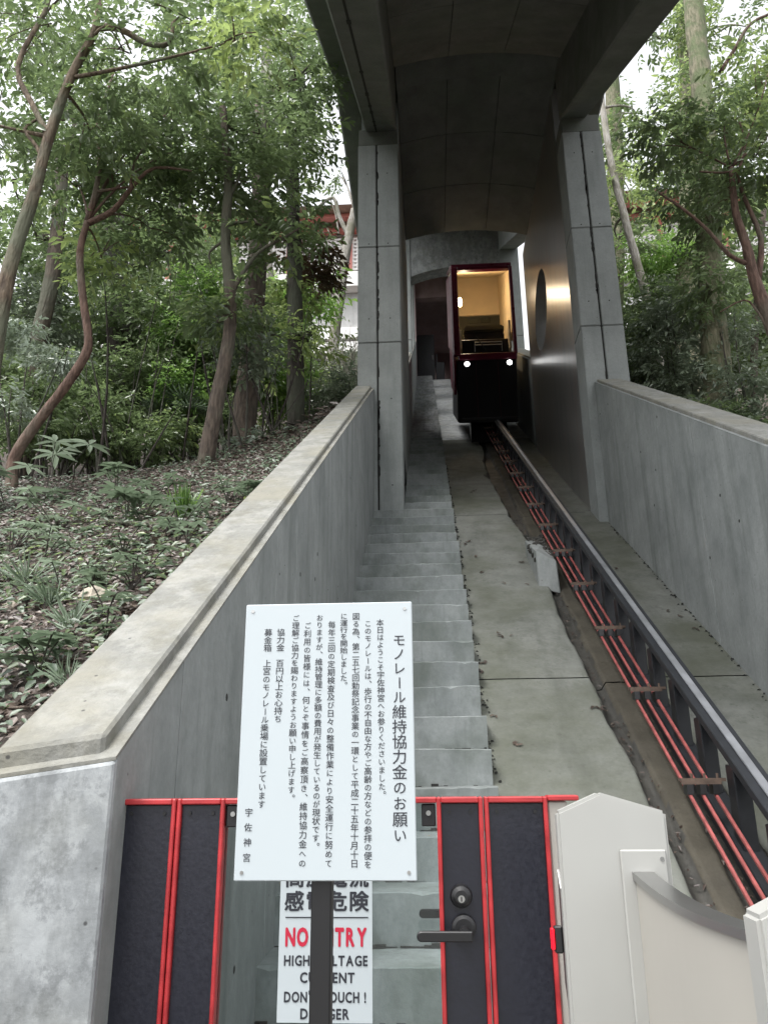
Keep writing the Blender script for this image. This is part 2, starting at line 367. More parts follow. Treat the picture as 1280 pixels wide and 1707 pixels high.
# ------------------------------------------------------------------ parapet walls
def parapet(name, xi, xo, y0, y1, joints, label, matf='wall', k=0.0):
    s = 1 if xo > xi else -1
    t = empty(name, label, 'wall')
    f = lambda x: y0 + k*(x-xi)
    def part(nm, xa, xb, dy, Hb, Ht, mt, bev=0):
        a, b = sorted((xa, xb)); MB().skew(a, b, f(a)+dy, y1, Hb, Ht, k).build(nm, mt, t, bev)
    part('wall_core', xi+s*.012, xo, .012, 3.4, .99, matf)
    js = [y0+.001]+joints+[y1]
    for p, q in zip(js[:-1], js[1:]):      # cast panels, open joints
        c, d = sorted((xi, xi + s*.0135))
        MB().ibox(c, d, p+.004, q-.004, 3.3, .985).build('panel', matf, t, .002)
        c, d = sorted((xi + s*.0065, xi + s*.0115))
        if q < y1: MB().ibox(c, d, q-.0045, q+.0045, 3.3, .99).build('joint_strip', 'dark_joint', t)  # thin dark strip set inside each open joint
    part('coping', xi+s*.032, xo-s*.03, .016, .995, .945, 'coping', .007)
    part('ledge', xi, xo, -.004, .9885, .981, 'coping' if xi < 0 else matf)
    ho = MB()
    for _ in range(int((y1-y0)*5)):
        Y = random.uniform(y0+.2, y1); H = random.uniform(1.05, 2.4); r = random.choice((.003, .004, .006, .012))
        ho.disc((xi - s*.0008, Y, inc(0, Y, H).z), (s, 0, 0), r, .004, 8)
    tag(ho.build('air_holes', 'dark_joint', t), kind='stuff')
    return t
pl = parapet('parapet_wall', -.64, -.90, 1.625, 8.87, [2.02, 3.18, 3.65, 5.58, 6.95], 'grey concrete parapet with lichen stained top, sloping up left of the stairs', k=.25)
zt = lambda y: inc(0, y, .9895).z
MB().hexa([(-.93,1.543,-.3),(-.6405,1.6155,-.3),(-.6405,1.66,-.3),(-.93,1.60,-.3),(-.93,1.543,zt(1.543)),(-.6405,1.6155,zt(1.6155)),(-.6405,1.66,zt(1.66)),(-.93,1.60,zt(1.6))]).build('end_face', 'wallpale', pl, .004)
base(pl, (-.77, 1.6, 0))
pr = parapet('parapet_wall', 2.04, 2.385, -1.0, 8.66, [.6, 2.6, 4.2, 5.72, 7.75], 'smooth concrete parapet sloping up on the right beyond the rail')
base(pr, (2.2, -1, 0))
pl2 = parapet('parapet_wall', -.288, -.62, 13.3, 17.1, [15.2], 'short concrete parapet under the far side opening left of the stairs', 'wall'); base(pl2, inc(-.4, 13.3, HN))
pr2 = parapet('parapet_wall', 1.98, 2.4, 13.05, 17.1, [15.0], 'short concrete parapet behind the tram car on its right', 'wall'); base(pr2, inc(2.2, 13.3, HR))

# ------------------------------------------------------------------ columns
def column(x0, xm, x1, y0, d, zb, ztop, label):
    t = empty('concrete_column', label, 'column', 'columns carrying the canopy')
    zs = [zb, 6.75, 8.2, ztop]
    inn = x0 if x0 > 0 else x1
    for (a, b) in ((x0, xm-.010), (xm+.010, x1)):
        for k in range(3):
            MB().box(a, b, y0, y0+d, zs[k]+(.003 if k else 0), zs[k+1]-.003).build('column_segment', 'column', t, .009, 2)
    MB().box(x0+.02, x1-.02, y0+.02, y0+d-.02, zb, ztop-.01).build('core', 'dark_joint', t)
    MB().box(x0+.01, x1-.01, y0+.012, y0+d+.1, ztop+.004, ztop+.28).build('capital', 'roof', t, .006)
    ch = MB()       # spalled chips along the groove
    for _ in range(26):
        z = random.uniform(zb+.5, ztop-.05); h = random.uniform(.015, .09); w = random.uniform(.008, .022)
        xx = xm + (.012 if x0 < 0 else -.005)
        ring = [(xx + w*math.cos(q)*random.uniform(.6, 1.1), y0-.0015, z + h*math.sin(q)*random.uniform(.7, 1.1)) for q in np.linspace(0, 2*math.pi, 9)[:-1]]
        ch.prism(ring, (0, .02, 0))
    tag(ch.build('spalled_chips', 'dark_joint', t), kind='stuff')
    ho = MB()
    for (a, b) in ((x0, xm), (xm, x1)):
        for z in np.arange(zb+.9, ztop, 1.15):
            ho.disc(((a+b)/2 + random.uniform(-.02, .02), y0-.001, z), (0, 1, 0), .009, .01, 10)
    tag(ho.build('tie_holes', 'dark_joint', t), kind='stuff')
    return base(t, ((x0+x1)/2, y0+d/2, zb))
column(-.846, -.588, -.288, 8.88, .45, 3.9, 9.90, 'left twin concrete column with chipped centre groove, standing at the parapet end')
column(1.945, 2.20, 2.47, 8.68, .45, 3.9, 9.76, 'right twin concrete column with dark centre groove, beside the polished wall')
# far column pair at the end of the side openings
for xa, xb, lb in ((-.80, -.288, 'pale concrete column at the far end of the left side opening'), (1.97, 2.45, 'pale lit concrete column just right of the tram car')):
    t = empty('concrete_column', lb, 'column', 'columns carrying the canopy')
    for za, zb_ in ((9.0, 11.6), (11.606, 15.0)): MB().box(xa, xb, 17.1, 17.7, za, zb_).build('column_segment', 'column', t, .01)
    base(t, ((xa+xb)/2, 17.4, 9))

# ------------------------------------------------------------------ canopy
cp = empty('canopy', 'long grey concrete roof stepping up over stairs, rail and tram', 'canopy')
MB().ibox(-.74, -.31, 2.2, 8.98, -3.05, -4.2).build('edge_beam', 'roof', cp, .02)
MB().ibox(1.95, 2.30, 2.2, 8.80, -3.03, -4.2).build('edge_beam', 'roof', cp, .02)
for xx in (-.588, 2.20):
    MB().ibox(xx-.012, xx+.012, 2.2, 8.9, -3.045, -3.10).build('beam_groove', 'dark_joint', cp)
ch = MB()
for _ in range(16):
    xx = random.choice((-.588, 2.19)); Y = random.uniform(4.5, 8.8); L = random.uniform(.03, .12)
    ch.ibox(xx-.02, xx+.02, Y, Y+L, -3.042, -3.06)
tag(ch.build('spalled_chips', 'dark_joint', cp), kind='stuff')
# sloped roof slab, built from panels between the beams
def arch(x): u = (x-.82)/1.13; return .16*(1-u*u)
xe = [-.31, .44, 1.2, 1.95]
for k in range(3):
    yy = [2.2, 3.7, 5.2, 6.8, 8.35]
    for j in range(4):
        a, b = xe[k]+.004, xe[k+1]-.004
        m_ = MB(); n = 5; xs = np.linspace(a, b, n)
        bot = [inc(x, yy[j]+.004, -3.95-arch(x)) for x in xs]; top = [inc(b, yy[j]+.004, -4.4), inc(a, yy[j]+.004, -4.4)]
        m_.prism(bot+top, (0, yy[j+1]-yy[j]-.008, S*(yy[j+1]-yy[j]-.008))); m_.build('roof_panel', 'roof', cp)
MB().ibox(-1.15, 2.75, 2.2, 8.9, -4.42, -4.62).build('roof_slab', 'roof', cp)
for xa, xb in ((-1.2, -.74), (2.3, 2.8)): MB().ibox(xa, xb, 2.2, 8.9, -3.98, -4.42).build('eave', 'roof', cp, .03)
# cross rib, then level vault
def archslab(y0, y1, zs, ztop, name, mat, xa=-.29, xb=1.97, n=13, rise=.17):
    xs = np.linspace(xa, xb, n); mid = (xa+xb)/2; hw = (xb-xa)/2
    bot = [(x, y0, zs + rise*(1-((x-mid)/hw)**2)) for x in xs]
    return MB().prism(bot+[(xb, y0, ztop), (xa, y0, ztop)], (0, y1-y0, 0)).build(name, mat, cp, .0)
archslab(8.40, 8.86, 10.83, 11.6, 'rib', 'roof')
for k in range(3):
    xs0 = [-.29, .44, 1.2, 1.97]
    for j, (y0, y1) in enumerate(((8.87, 9.95), (9.958, 11.1), (11.108, 12.33))):
        a, b = xs0[k]+.004, xs0[k+1]-.004; xs = np.linspace(a, b, 5)
        bot = [(x, y0, 10.92 + arch(x) - .03) for x in xs]
        MB().prism(bot+[(b, y0, 11.5), (a, y0, 11.5)], (0, y1-y0-.006, 0)).build('vault_panel', 'roof', cp)
MB().box(-.29, 1.97, 8.87, 12.33, 11.502, 11.6).build('vault_slab', 'roof', cp)
for xa, xb in ((-1.2, -.846), (2.47, 2.8)): MB().box(xa, xb, 8.9, 13.0, 11.1, 11.6).build('eave', 'roof', cp, .03)
MB().box(-1.2, 2.8, 8.62, 13.05, 11.602, 11.8).build('roof_slab', 'roof', cp, .02)
# third bay: upstands over the side openings, arched lintel, high roof
MB().box(-.29, 1.97, 12.36, 12.7, 11.801, 15.1).build('upstand', 'wall', cp)
for xa, xb, hb in ((-.62, -.288, -3.3), (1.98, 2.4, -1.9)):
    MB().hexa([inc(xa,13.05,hb),inc(xb,13.05,hb),inc(xb,17.1,hb),inc(xa,17.1,hb),(xa,13.05,15.1),(xb,13.05,15.1),(xb,17.1,15.1),(xa,17.1,15.1)]).build('side_beam', 'wall', cp)
archslab(17.12, 17.5, 13.42, 15.1, 'lintel', 'wallpale', -.287, 1.97, rise=.24)  # paler concrete puts the light on the lintel into its colour
MB().box(-1.1, 2.8, 12.2, 17.8, 15.102, 15.3).build('roof_slab', 'roof', cp)
MB().ibox(-.8, 2.45, 17.5, 27.1, -1.9, -2.2).build('roof_slab', 'pinkwall', cp)
MB().box(-.8, 2.45, 27.1, 33, 19.6, 19.9).build('roof_slab', 'pinkwall', cp)
MB().box(-.287, 1.97, 26.8, 27.1, 19.15, 20.8).build('cross_beam', 'pinkwall', cp)
base(cp, (.8, 2.2, 6))

# ------------------------------------------------------------------ side walls of the covered part
w = empty('side_wall', 'dark concrete wall closing the left of the covered bay', 'wall')
MB().box(-.84, -.292, 9.34, 13.28, 5.5, 11.1).build('wall_body', 'column', w); base(w, (-.5, 11, 5.5))
# polished wall with the round opening
w = empty('polished_wall', 'dark polished wall with a tall round opening on the right', 'wall')
cY, cZ, rr = 11.5, 8.77, .66
poly = [inc(0, 9.14, HR+.3), inc(0, 13.03, HR+.3), Vector((0, 13.03, 10.98)), Vector((0, 9.14, 10.98))]
def edge_pt(a):
    d = Vector((0, math.cos(a), math.sin(a))); best = 1e9
    for i in range(4):
        p, q = poly[i], poly[(i+1) % 4]; e = q-p
        den = d.y*e.z - d.z*e.y
        if abs(den) < 1e-9: continue
        t = ((p.y-cY)*e.z - (p.z-cZ)*e.y)/den; u = ((p.y-cY)*d.z - (p.z-cZ)*d.y)/den
        if t > 0 and -1e-6 <= u <= 1+1e-6: best = min(best, t)
    return (cY + d.y*best, cZ + d.z*best)
angs = sorted([2*math.pi*k/64 for k in range(64)] + [math.atan2(p.z-cZ, p.y-cY) % (2*math.pi) for p in poly])
b = MB(); n = len(angs)
for x in (1.95, 2.45):
    b.v += [(x, cY+rr*math.cos(a), cZ+rr*math.sin(a)) for a in angs] + [(x, *edge_pt(a)) for a in angs]
for i in range(n):
    j = (i+1) % n
    b.f += [(i, j, n+j, n+i), (2*n+i, 3*n+i, 3*n+j, 2*n+j), (i, 2*n+i, 2*n+j, j), (n+i, n+j, 3*n+j, 3*n+i)]
b.build('wall_body', 'polished', w); base(w, (2.2, 11, 5.5))
# station behind
for nm, xa, xb, lbs in (('l', -.80, -.287, ('first', 'second')), ('r', 1.972, 2.45, ('first', 'second'))):
    for k, Y in enumerate((20.4, 23.5)):
        t = empty('concrete_column', '%s pale column inside the upper opening, %s of the tram' % (lbs[k], 'left' if nm == 'l' else 'right'), 'column', 'columns carrying the canopy')
        zb = inc(0, Y, HR).z-.3; MB().box(xa, xb, Y, Y+.55, zb, zb+2.6).build('column_segment', 'column', t, .01); MB().box(xa, xb, Y, Y+.55, zb+2.606, inc(0, Y, -1.88).z).build('column_segment', 'column', t, .01)
        base(t, ((xa+xb)/2, Y+.27, zb))
pl3 = parapet('parapet_wall', -.288, -.62, 17.72, 26.58, [20.7, 23.8], 'upper concrete parapet along the top of the stairs', 'wall'); base(pl3, inc(-.4, 17.8, HN))
pr3 = parapet('parapet_wall', 1.98, 2.4, 17.72, 26.58, [20.7, 23.8], 'upper concrete parapet along the right of the rail, behind the tram', 'wall'); base(pr3, inc(2.2, 17.8, HR))
w = empty('station_wall', 'dim pinkish concrete walls and back of the upper station', 'wall')
MB().box(-.8, -.286, 26.6, 32, 14, 21.5).build('wall_body', 'pinkwall', w)
MB().box(1.97, 2.45, 26.6, 32, 14, 21.5).build('wall_body', 'pinkwall', w)
MB().box(-.8, 2.45, 32, 32.3, 15, 20).build('back_wall', 'pinkwall', w)
MB().box(-.2, .5, 31.96, 31.995, 16.1, 18.2).build('door', 'pinkwall', w, .01)
for xx in (-.22, .5): MB().box(xx, xx+.06, 31.93, 31.998, 16.1, 18.3).build('door_frame', 'carred', w)
MB().box(.62, .68, 31.9, 31.99, 16.1, 18.6).build('glowing_gap', emit('lit_gap', (1, .97, .93), 1.2), w)  # no lamp: glow stands in for light showing through a door gap
base(w, (.8, 25, 16))
tag(MB().box(-.8, 2.45, 27.42, 32, 15.6, inc(0, 27.4, HR).z+.0).build('platform', 'floor'), kind='structure')
c = empty('control_cabinet', 'dark grey metal cabinet at the top of the stairs', 'cabinet')
MB().box(-.28, .42, 27.9, 28.3, 16.12, 18.15).build('cabinet_body', 'cabinet', c, .015)
MB().box(-.24, .38, 27.885, 27.899, 16.2, 18.08).build('door', 'cabinet', c, .004)
MB().box(.32, .35, 27.86, 27.885, 17, 17.2).build('handle', 'stainless', c)
base(c, (.07, 28.1, 16.1))
c = empty('turnstile_barrier', 'low dark barrier box between cabinet and tram', 'barrier')
MB().box(.45, .80, 27.9, 28.4, 16.1, 16.9).build('housing', 'cabinet', c, .02); MB().box(.47, .53, 27.95, 28.35, 16.9, 17.3).build('post', 'cabinet', c, .01)
base(c, (.6, 28.1, 16.1))
c = empty('railing', 'small white rail with diagonal brace behind the cabinet', 'railing')
MB().tube([(-.25, 29.5, 18.9), (.12, 29.5, 18.9), (.12, 29.5, 16.1)], .02, 6).build('frame', 'cabinet', c)
MB().tube([(-.25, 29.5, 18.2), (.12, 29.5, 18.9)], .012, 6).build('brace', 'white', c); base(c, (0, 29.5, 16.1))

# ------------------------------------------------------------------ rail track
tk = empty('monorail_track', 'black beam rail with worn bright top climbing the ramp', 'rail')
xr = 1.335
MB().ibox(xr-.055, xr+.055, 1.8, 27.3, 2.30, 2.252).build('top_flange', 'railweb', tk, .004)
MB().ibox(xr-.016, xr+.022, 1.8, 27.3, 2.2515, 2.238).build('running_strip', 'railtop', tk, .003)
MB().ibox(xr-.012, xr+.012, 1.8, 27.3, 2.37, 2.30).build('web', 'railweb', tk)
MB().ibox(xr-.05, xr+.05, 1.8, 27.3, 2.76, 2.66).build('bottom_flange', 'railweb', tk, .004)
pm = MB().box(xr-.035, xr+.035, -.045, .045, -.335, .02).mesh('rail_post', .004)
first = None
for i in range(70):
    Y = 1.95 + i*.362
    o = link('rail_post', pm, 'blacksteel' if i == 0 else None, tk); o.location = (0, Y, EYE+S*Y-2.355)
base(tk, (xr, 1.8, inc(0, 1.8, HR).z))
for o in COL.objects:
    if o.parent == tk and o.name.startswith('rail_post'): pass
cd = empty('conductor_rails', 'three red insulated power bars on cross brackets left of the rail', 'power rail')
for k in range(3):
    x = 1.135+.057*k
    MB().ibox(x-.0068, x+.0068, 1.75, 27.2, 2.510, 2.490).build('conductor_bar', 'red_bar', cd, .003)
bm_ = MB().box(1.10, 1.30, -.018, .018, 0, .014).box(1.10, 1.275, -.03, -.018, -.012, .012)
bm2 = MB()
for k in range(3):
    x = 1.135+.057*k; bm2.box(x-.014, x+.014, -.03, .03, -.055, -.012)
bm3 = MB()
for k in range(3):
    x = 1.135+.057*k; bm3.tube([(x+.02, 0, .014), (x+.02, 0, .035)], .006, 6)
me1, me2, me3 = bm_.mesh('bracket'), bm2.mesh('clamp'), bm3.mesh('bolt')
me1.materials.append(M['rust']); me2.materials.append(M['blackplastic']); me3.materials.append(M['rust'])
for i in range(-2, 24):
    Y = 3.83+.766*i
    o = link('bracket', me1, None, cd); o.location = (0, Y, EYE+S*Y-2.45)
    for nm, me in (('clamp', me2), ('bolt', me3)):
        q = link(nm, me, None, o)
base(cd, (1.19, 1.75, inc(0, 1.75, HR).z))
# fix parts that were offset in place
b = empty('concrete_block', 'pale concrete block with a rough dark top beside the rail', 'block')
m_ = MB().hexa([inc(.955, 6.86, HR+.02), inc(1.135, 6.82, HR+.06), inc(1.145, 7.6, HR+.03), inc(.955, 7.6, HR+.02), inc(.95, 6.88, 2.43), inc(1.12, 6.84, 2.52), inc(1.14, 7.62, 2.60), inc(.95, 7.6, 2.58)])
m_.build('block_body', 'wall', b, .008)
r_ = MB()
for _ in range(60):
    p = inc(random.uniform(.94, 1.13), random.uniform(6.93, 7.62), 2.53); rr_ = random.uniform(.012, .03)
    r_.tube([p - Vector((0, 0, rr_)), p, p + Vector((0, 0, rr_*.5))], [rr_*.8, rr_, rr_*.5], 6, .35)
tag(r_.build('rough_mortar', 'trough', b), kind='stuff'); base(b, inc(1.05, 7.2, HR))

# ------------------------------------------------------------------ tram car
car = empty('slope_car', 'crimson and black single tram car with lit cabin and two headlights', 'tram car')
YF = 13.5
zc = lambda H, Y=YF: inc(0, Y, H).z
MB().hexa([(.60, YF, 7.68), (1.72, YF, 7.66), (1.72, YF+2.4, 7.66+1.3), (.60, YF+2.4, 7.68+1.3), (.64, YF, 9.0), (1.76, YF, 9.0), (1.76, YF+2.4, 10.5), (.64, YF+2.4, 10.5)]).build('lower_body', 'carblack', car, .02, 2)
MB().box(.66, 1.775, YF-.02, YF+.06, 8.99, 9.13).build('bumper_band', 'carred', car, .012)
MB().ibox(.555, .598, YF+.05, YF+1.6, 1.70, .78).build('side_skirt', 'carred', car, .01)
MB().ibox(.56, .60, YF+.04, YF+2.4, .80, -.98).build('side_panel', 'carred', car, .01)
MB().ibox(.597, .66, YF+.3, YF+.5, .78, -.9).build('door_post', 'carblack', car)
MB().box(.57, .70, YF-.03, YF+.07, 9.1, 11.06).build('front_frame', 'carred', car, .012)
MB().box(1.72, 1.79, YF-.03, YF+.07, 9.1, 11.06).build('front_frame', 'carred', car, .012)
MB().box(.70, 1.72, YF-.03, YF+.07, 11.0, 11.07).build('front_frame', 'carred', car, .008)
MB().ibox(.58, 1.79, YF+.07, YF+2.6, -1.12, -1.2).build('roof', 'carred', car, .01)
MB().ibox(.66, 1.75, YF+.07, YF+2.4, -1.02, -1.10).build('ceiling', 'cabin', car)
MB().ibox(1.75, 1.79, YF+.07, YF+2.4, .6, -1.1).build('side_panel', 'cabin', car)
MB().ibox(.62, .66, YF+.6, YF+2.4, .6, -1.1).build('cabin_lining', 'cabin', car)
z1 = zc(-1.1, YF+2.4)
MB().box(.62, 1.79, YF+2.4, YF+2.44, 9.6, z1-1.08).build('rear_wall', 'seat', car)
MB().box(.62, 1.79, YF+2.4, YF+2.44, z1-1.08, z1).build('rear_wall', 'cabin', car)
MB().box(.66, 1.75, YF+2.36, YF+2.398, z1-1.11, z1-1.05).build('trim', 'cabin', car)
for xx in (1.02, 1.3): MB().box(xx, xx+.24, YF+2.37, YF+2.399, z1-1.3, z1-1.17).build('rear_window', 'glass', car)
MB().box(.70, .74, YF+.1, YF+1.2, 9.3, 9.72).build('arm_panel', 'cabin', car, .005); MB().box(1.66, 1.70, YF+.1, YF+.5, 9.3, 9.9).build('arm_panel', 'cabin', car, .005)
MB().box(.82, 1.62, YF+.55, YF+.7, 9.2, 9.92).build('seat_back', 'carblack', car, .03, 2)
MB().box(.82, 1.62, YF+.53, YF+.72, 9.93, 10.08).build('headrest', 'seat', car, .03, 2)
MB().box(.70, 1.72, YF+.3, YF+.5, 9.05, 9.62).build('dashboard', 'carblack', car, .02)
for z in (9.30, 9.36): MB().tube([(.98, YF+.02, z-.12), (.98, YF-.02, z), (1.50, YF-.02, z), (1.50, YF+.02, z-.12)], .009, 6).build('handrail', 'stainless', car)
for xx in (.815, 1.622):
    h = MB().disc((xx, YF-.022, 8.90), (0, 1, 0), .062, .04, 24).build('headlight', 'blackplastic', car, smooth=False)
    MB().tube([(xx, YF-.04, 8.9), (xx, YF-.034, 8.9), (xx, YF-.02, 8.9)], [.03, .045, .05], 20).build('lens', 'headlight', h)
lm = MB().tube([(.755, YF+.4, zc(-.33, YF+.4)-.09), (.755, YF+.4, zc(-.33, YF+.4)), (.755, YF+.4, zc(-.33, YF+.4)+.09)], [.03, .045, .03], 12).build('cabin_lamp', 'warmlamp', car)
for xx in (.98, 1.40): MB().box(xx, xx+.006, YF-.004, YF+.01, 7.75, 8.95).build('panel_seam', 'carred', car)
MB().box(.68, 1.70, YF-.012, YF+.01, 7.72, 7.78).build('bumper', 'blacksteel', car, .01)
MB().tube([(1.2, YF-.03, 9.15), (1.0, YF-.035, 9.5)], .008, 6).build('wiper', 'blackplastic', car)
MB().box(.86, 1.25, 13.9, 14.3, zc(HR+.0, 13.9)-.02, 8.5).build('bogie', 'carblack', car, .01)
MB().box(1.40, 1.55, 13.9, 14.4, 7.7, 8.5).build('bogie', 'carblack', car, .01)
base(car, (1.18, YF+1, 7.9))
L = bpy.data.lights.new('cabin_light', 'POINT'); L.energy = 13; L.color = (1, .78, .52); L.shadow_soft_size = .06
lo = bpy.data.objects.new('cabin_light', L); COL.objects.link(lo); lo.location = (.86, YF+.6, zc(-.45, YF+.6)); lo.parent = car; lo.matrix_parent_inverse = Matrix.Translation(-car.location)
for xx in (.815, 1.622):
    L = bpy.data.lights.new('headlight_beam', 'SPOT'); L.energy = 2; L.spot_size = .5; L.spot_blend = .9; L.shadow_soft_size = .05
    lo = bpy.data.objects.new('headlight_beam', L); COL.objects.link(lo); lo.location = (xx, YF-.07, 8.9); lo.rotation_euler = (math.radians(72), 0, math.radians(180))
    lo.parent = car; lo.matrix_parent_inverse = Matrix.Translation(-car.location)

# ------------------------------------------------------------------ gate
ga = empty('metal_gate', 'red framed gate with dark panels and a glass middle, below the stairs', 'gate')
GY, GT = 1.70, 1.495
def gpanel(x0, x1, frame=.0085):
    MB().box(x0+frame, x1-frame, GY+.002, GY+.028, .08, GT-.012).build('dark_panel', 'gateblack', ga, .001)
    for a, b_ in ((x0, x0+frame), (x1-frame, x1)): MB().box(a, b_, GY-.008, GY+.035, .05, GT).build('frame_upright', 'gatered', ga, .002)
    MB().box(x0+frame, x1-frame, GY-.008, GY+.035, GT-.011, GT).build('frame_top', 'gatered', ga, .002)
    for xx in (x0+.025, x1-.025):
        for z in (GT-.028, GT-.42): MB().disc((xx, GY-.001, z), (0, 1, 0), .004, .006, 8).build('screw', 'blackplastic', ga)
gpanel(-.653, -.5335); gpanel(-.5305, -.432); gpanel(.001, .0935); gpanel(.0965, .222)
MB().box(-.432, .001, GY+.012, GY+.020, .08, GT-.012).build('glass_pane', 'glass', ga)
MB().box(-.432, .001, GY-.006, GY+.033, GT-.011, GT).build('frame_top', 'gatered', ga, .002)
MB().box(-.432, .001, GY-.006, GY+.033, .05, .08).build('frame_bottom', 'gatered', ga, .002)
for xx in (-.429, -.030): 
    k = MB().box(xx, xx+.028, GY+.0, GY+.034, GT-.055, GT-.013).build('glass_clip', 'blackplastic', ga, .002)
    MB().disc((xx+.014, GY-.004, GT-.03), (0, 1, 0), .005, .008, 10).build('screw', 'stainless', k)
MB().box(.223, .285, GY-.006, GY+.035, GT-.008, GT+.002).build('frame_top', 'gatered', ga, .002)
MB().box(.2235, .262, GY+.003, GY+.05, 0, GT-.009).build('jamb', 'cream', ga, .003)
# lock and lever, on the third panel
lk = MB().tube([(.044, GY+.002, 1.313), (.044, GY-.012, 1.313), (.044, GY-.016, 1.313)], [.022, .019, .012], 24).build('lock_cylinder', 'blackplastic', ga, smooth=False)
MB().disc((.044, GY-.019, 1.310), (0, 1, 0), .0065, .004, 16).build('keyhole_plate', 'stainless', lk)
MB().box(.0428, .0452, GY-.0205, GY-.018, 1.306, 1.314).build('key_slot', 'blackplastic', lk)
lv = MB().tube([(.047, GY+.002, 1.258), (.047, GY-.010, 1.258), (.047, GY-.013, 1.258)], [.024, .023, .017], 24).build('lever_handle', 'blackplastic', ga)
MB().tube([(.047, GY-.012, 1.254), (.047, GY-.045, 1.254)], .010, 12).build('spindle', 'blackplastic', lv)
b = MB(); x0_, x1_ = -.043, .062; z = 1.2505
ring = [(x1_, GY-.052, z-.009), (x1_, GY-.052, z+.009)] + [(x0_+.009-.009*math.sin(a), GY-.052, z+.009*math.cos(a)) for a in np.linspace(0, math.pi, 9)]
b.prism(ring, (0, .012, 0)).build('lever', 'blackplastic', lv, .002)
b = MB(); z = 1.274
ring = [(.02, GY+.045, z-.008), (.02, GY+.045, z+.008)] + [(-.040+.008-.008*math.sin(a), GY+.045, z+.008*math.cos(a)) for a in np.linspace(0, math.pi, 9)]
b.prism(ring, (0, .012, 0)).build('inner_lever', 'blackplastic', lv, .002)
base(ga, (-.2, GY, 0))

# ------------------------------------------------------------------ writing
_gl = {}
def glyph(ch, off=0.0, latin=False):
    key = (ch, off)
    if key not in _gl:
        cu = bpy.data.curves.new('g', 'FONT'); cu.body = ch; cu.size = 1; cu.offset = off; cu.resolution_u = 3; cu.fill_mode = 'BOTH' if False else cu.fill_mode
        o = bpy.data.objects.new('g', cu); COL.objects.link(o)
        dg = bpy.context.evaluated_depsgraph_get(); me = bpy.data.meshes.new_from_object(o.evaluated_get(dg))
        v = np.array([p.co[:2] for p in me.vertices]).reshape(-1, 2); f = [tuple(p.vertices) for p in me.polygons]
        bpy.data.objects.remove(o); bpy.data.meshes.remove(me)
        _gl[key] = (v, f)
    return _gl[key]
def text_part(parent, name, items, y, mat):
    """items: (char, cx, cz, size_x, size_z, offset) glyphs standing in the x-z plane at depth y"""
    V, Fc = [], []
    for ch, cx, cz, sx, sz, off in items:
        v, f = glyph(ch)
        if len(v) == 0: continue
        v = v - np.array([.5, .36]) if ord(ch) > 0x2000 else v - (v.min(0)+v.max(0))/2
        if ch == 'ー': v = np.stack([v[:, 1], -v[:, 0]], -1)*np.array([1, 1])
        if ch in '、。': v = v + np.array([.62, .55])
        for n_, (ox, oz) in enumerate(((0, 0), (1, 0), (-1, 0), (0, 1), (0, -1), (.7, .7), (-.7, .7), (.7, -.7), (-.7, -.7)) if off > .02 else ((0, 0), (1, 0), (0, .8), (1, .8))):
            k = len(V)
            V += [(cx + (p[0] + ox*off)*sx, y - n_*.00004, cz + (p[1] + oz*off)*sz) for p in v]; Fc += [tuple(k+i for i in q) for q in f]
    me = bpy.data.meshes.new(name); me.from_pydata(V, [], Fc); me.update()
    return link(name, me, mat, parent)
# ------------------------------------------------------------------ notice board on its post
sb = empty('notice_board', 'white board with vertical black Japanese writing on a black post', 'sign board')
SY = 1.30; X0, X1, ZT, ZB = -.3118, -.0318, 1.817, 1.389
MB().box(X0, X1, SY, SY+.005, ZB, ZT).build('board', 'sign', sb, .0015)
MB().box(-.194, -.163, SY+.012, SY+.045, 0, 1.60).build('post', 'blackplastic', sb, .002)
MB().box(-.26, -.09, SY+.0055, SY+.012, 1.45, 1.75).build('back_plate', 'blackplastic', sb)
MB().box(-.28, -.08, SY-.1, SY+.15, .001, .012).build('foot_plate', 'blackplastic', sb, .003)
for xx, zz in ((X0+.012, ZT-.012), (X1-.012, ZT-.012), (X0+.012, ZB+.012), (X1-.012, ZB+.012)): MB().disc((xx, SY-.0012, zz), (0, 1, 0), .0028, .002, 12).build('screw', 'stainless', sb)
def crop2sign(cx, cy):
    v = (cy-85)/(1672-85); l = 108-73*v; r = 1046+30*v
    return X0+(X1-X0)*(cx-l)/(r-l), ZT-(ZT-ZB)*v
lines = [('モノレール維持協力金のお願い', 975, 283, 981, 1478, .0232), ('本日はようこそ宇佐神宮へお参りくださいました。', 868, 192, 880, 1240, .0125),
 ('このモノレールは、歩行の不自由な方やご高齢の方などの参拝の便を', 800, 197, 800, 1610, .0125), ('図る為、第二五七回勅祭記念事業の一環として平成二十五年十月十日', 733, 150, 723, 1605, .0125),
 ('に運行を開始しました。', 664, 150, 662, 612, .0125), ('毎年三回の定期検査及び日々の整備作業により安全運行に努めて', 596, 198, 577, 1605, .0125),
 ('おりますが、維持管理に多額の費用が発生しているのが現状です。', 527, 155, 503, 1515, .0125), ('ご利用の皆様には、何とぞ事情をご高察頂き、維持協力金への', 459, 200, 427, 1605, .0125),
 ('ご理解ご協力を賜わりますようお願い申し上げます。', 392, 155, 362, 1255, .0125), ('協力金　百円以上お心持ち', 306, 240, 287, 808, .0135),
 ('募金箱　上宮のモノレール乗場に設置しています', 234, 240, 193, 1288, .0135), ('宇佐神宮', 124, 1268, 108, 1590, .0125)]
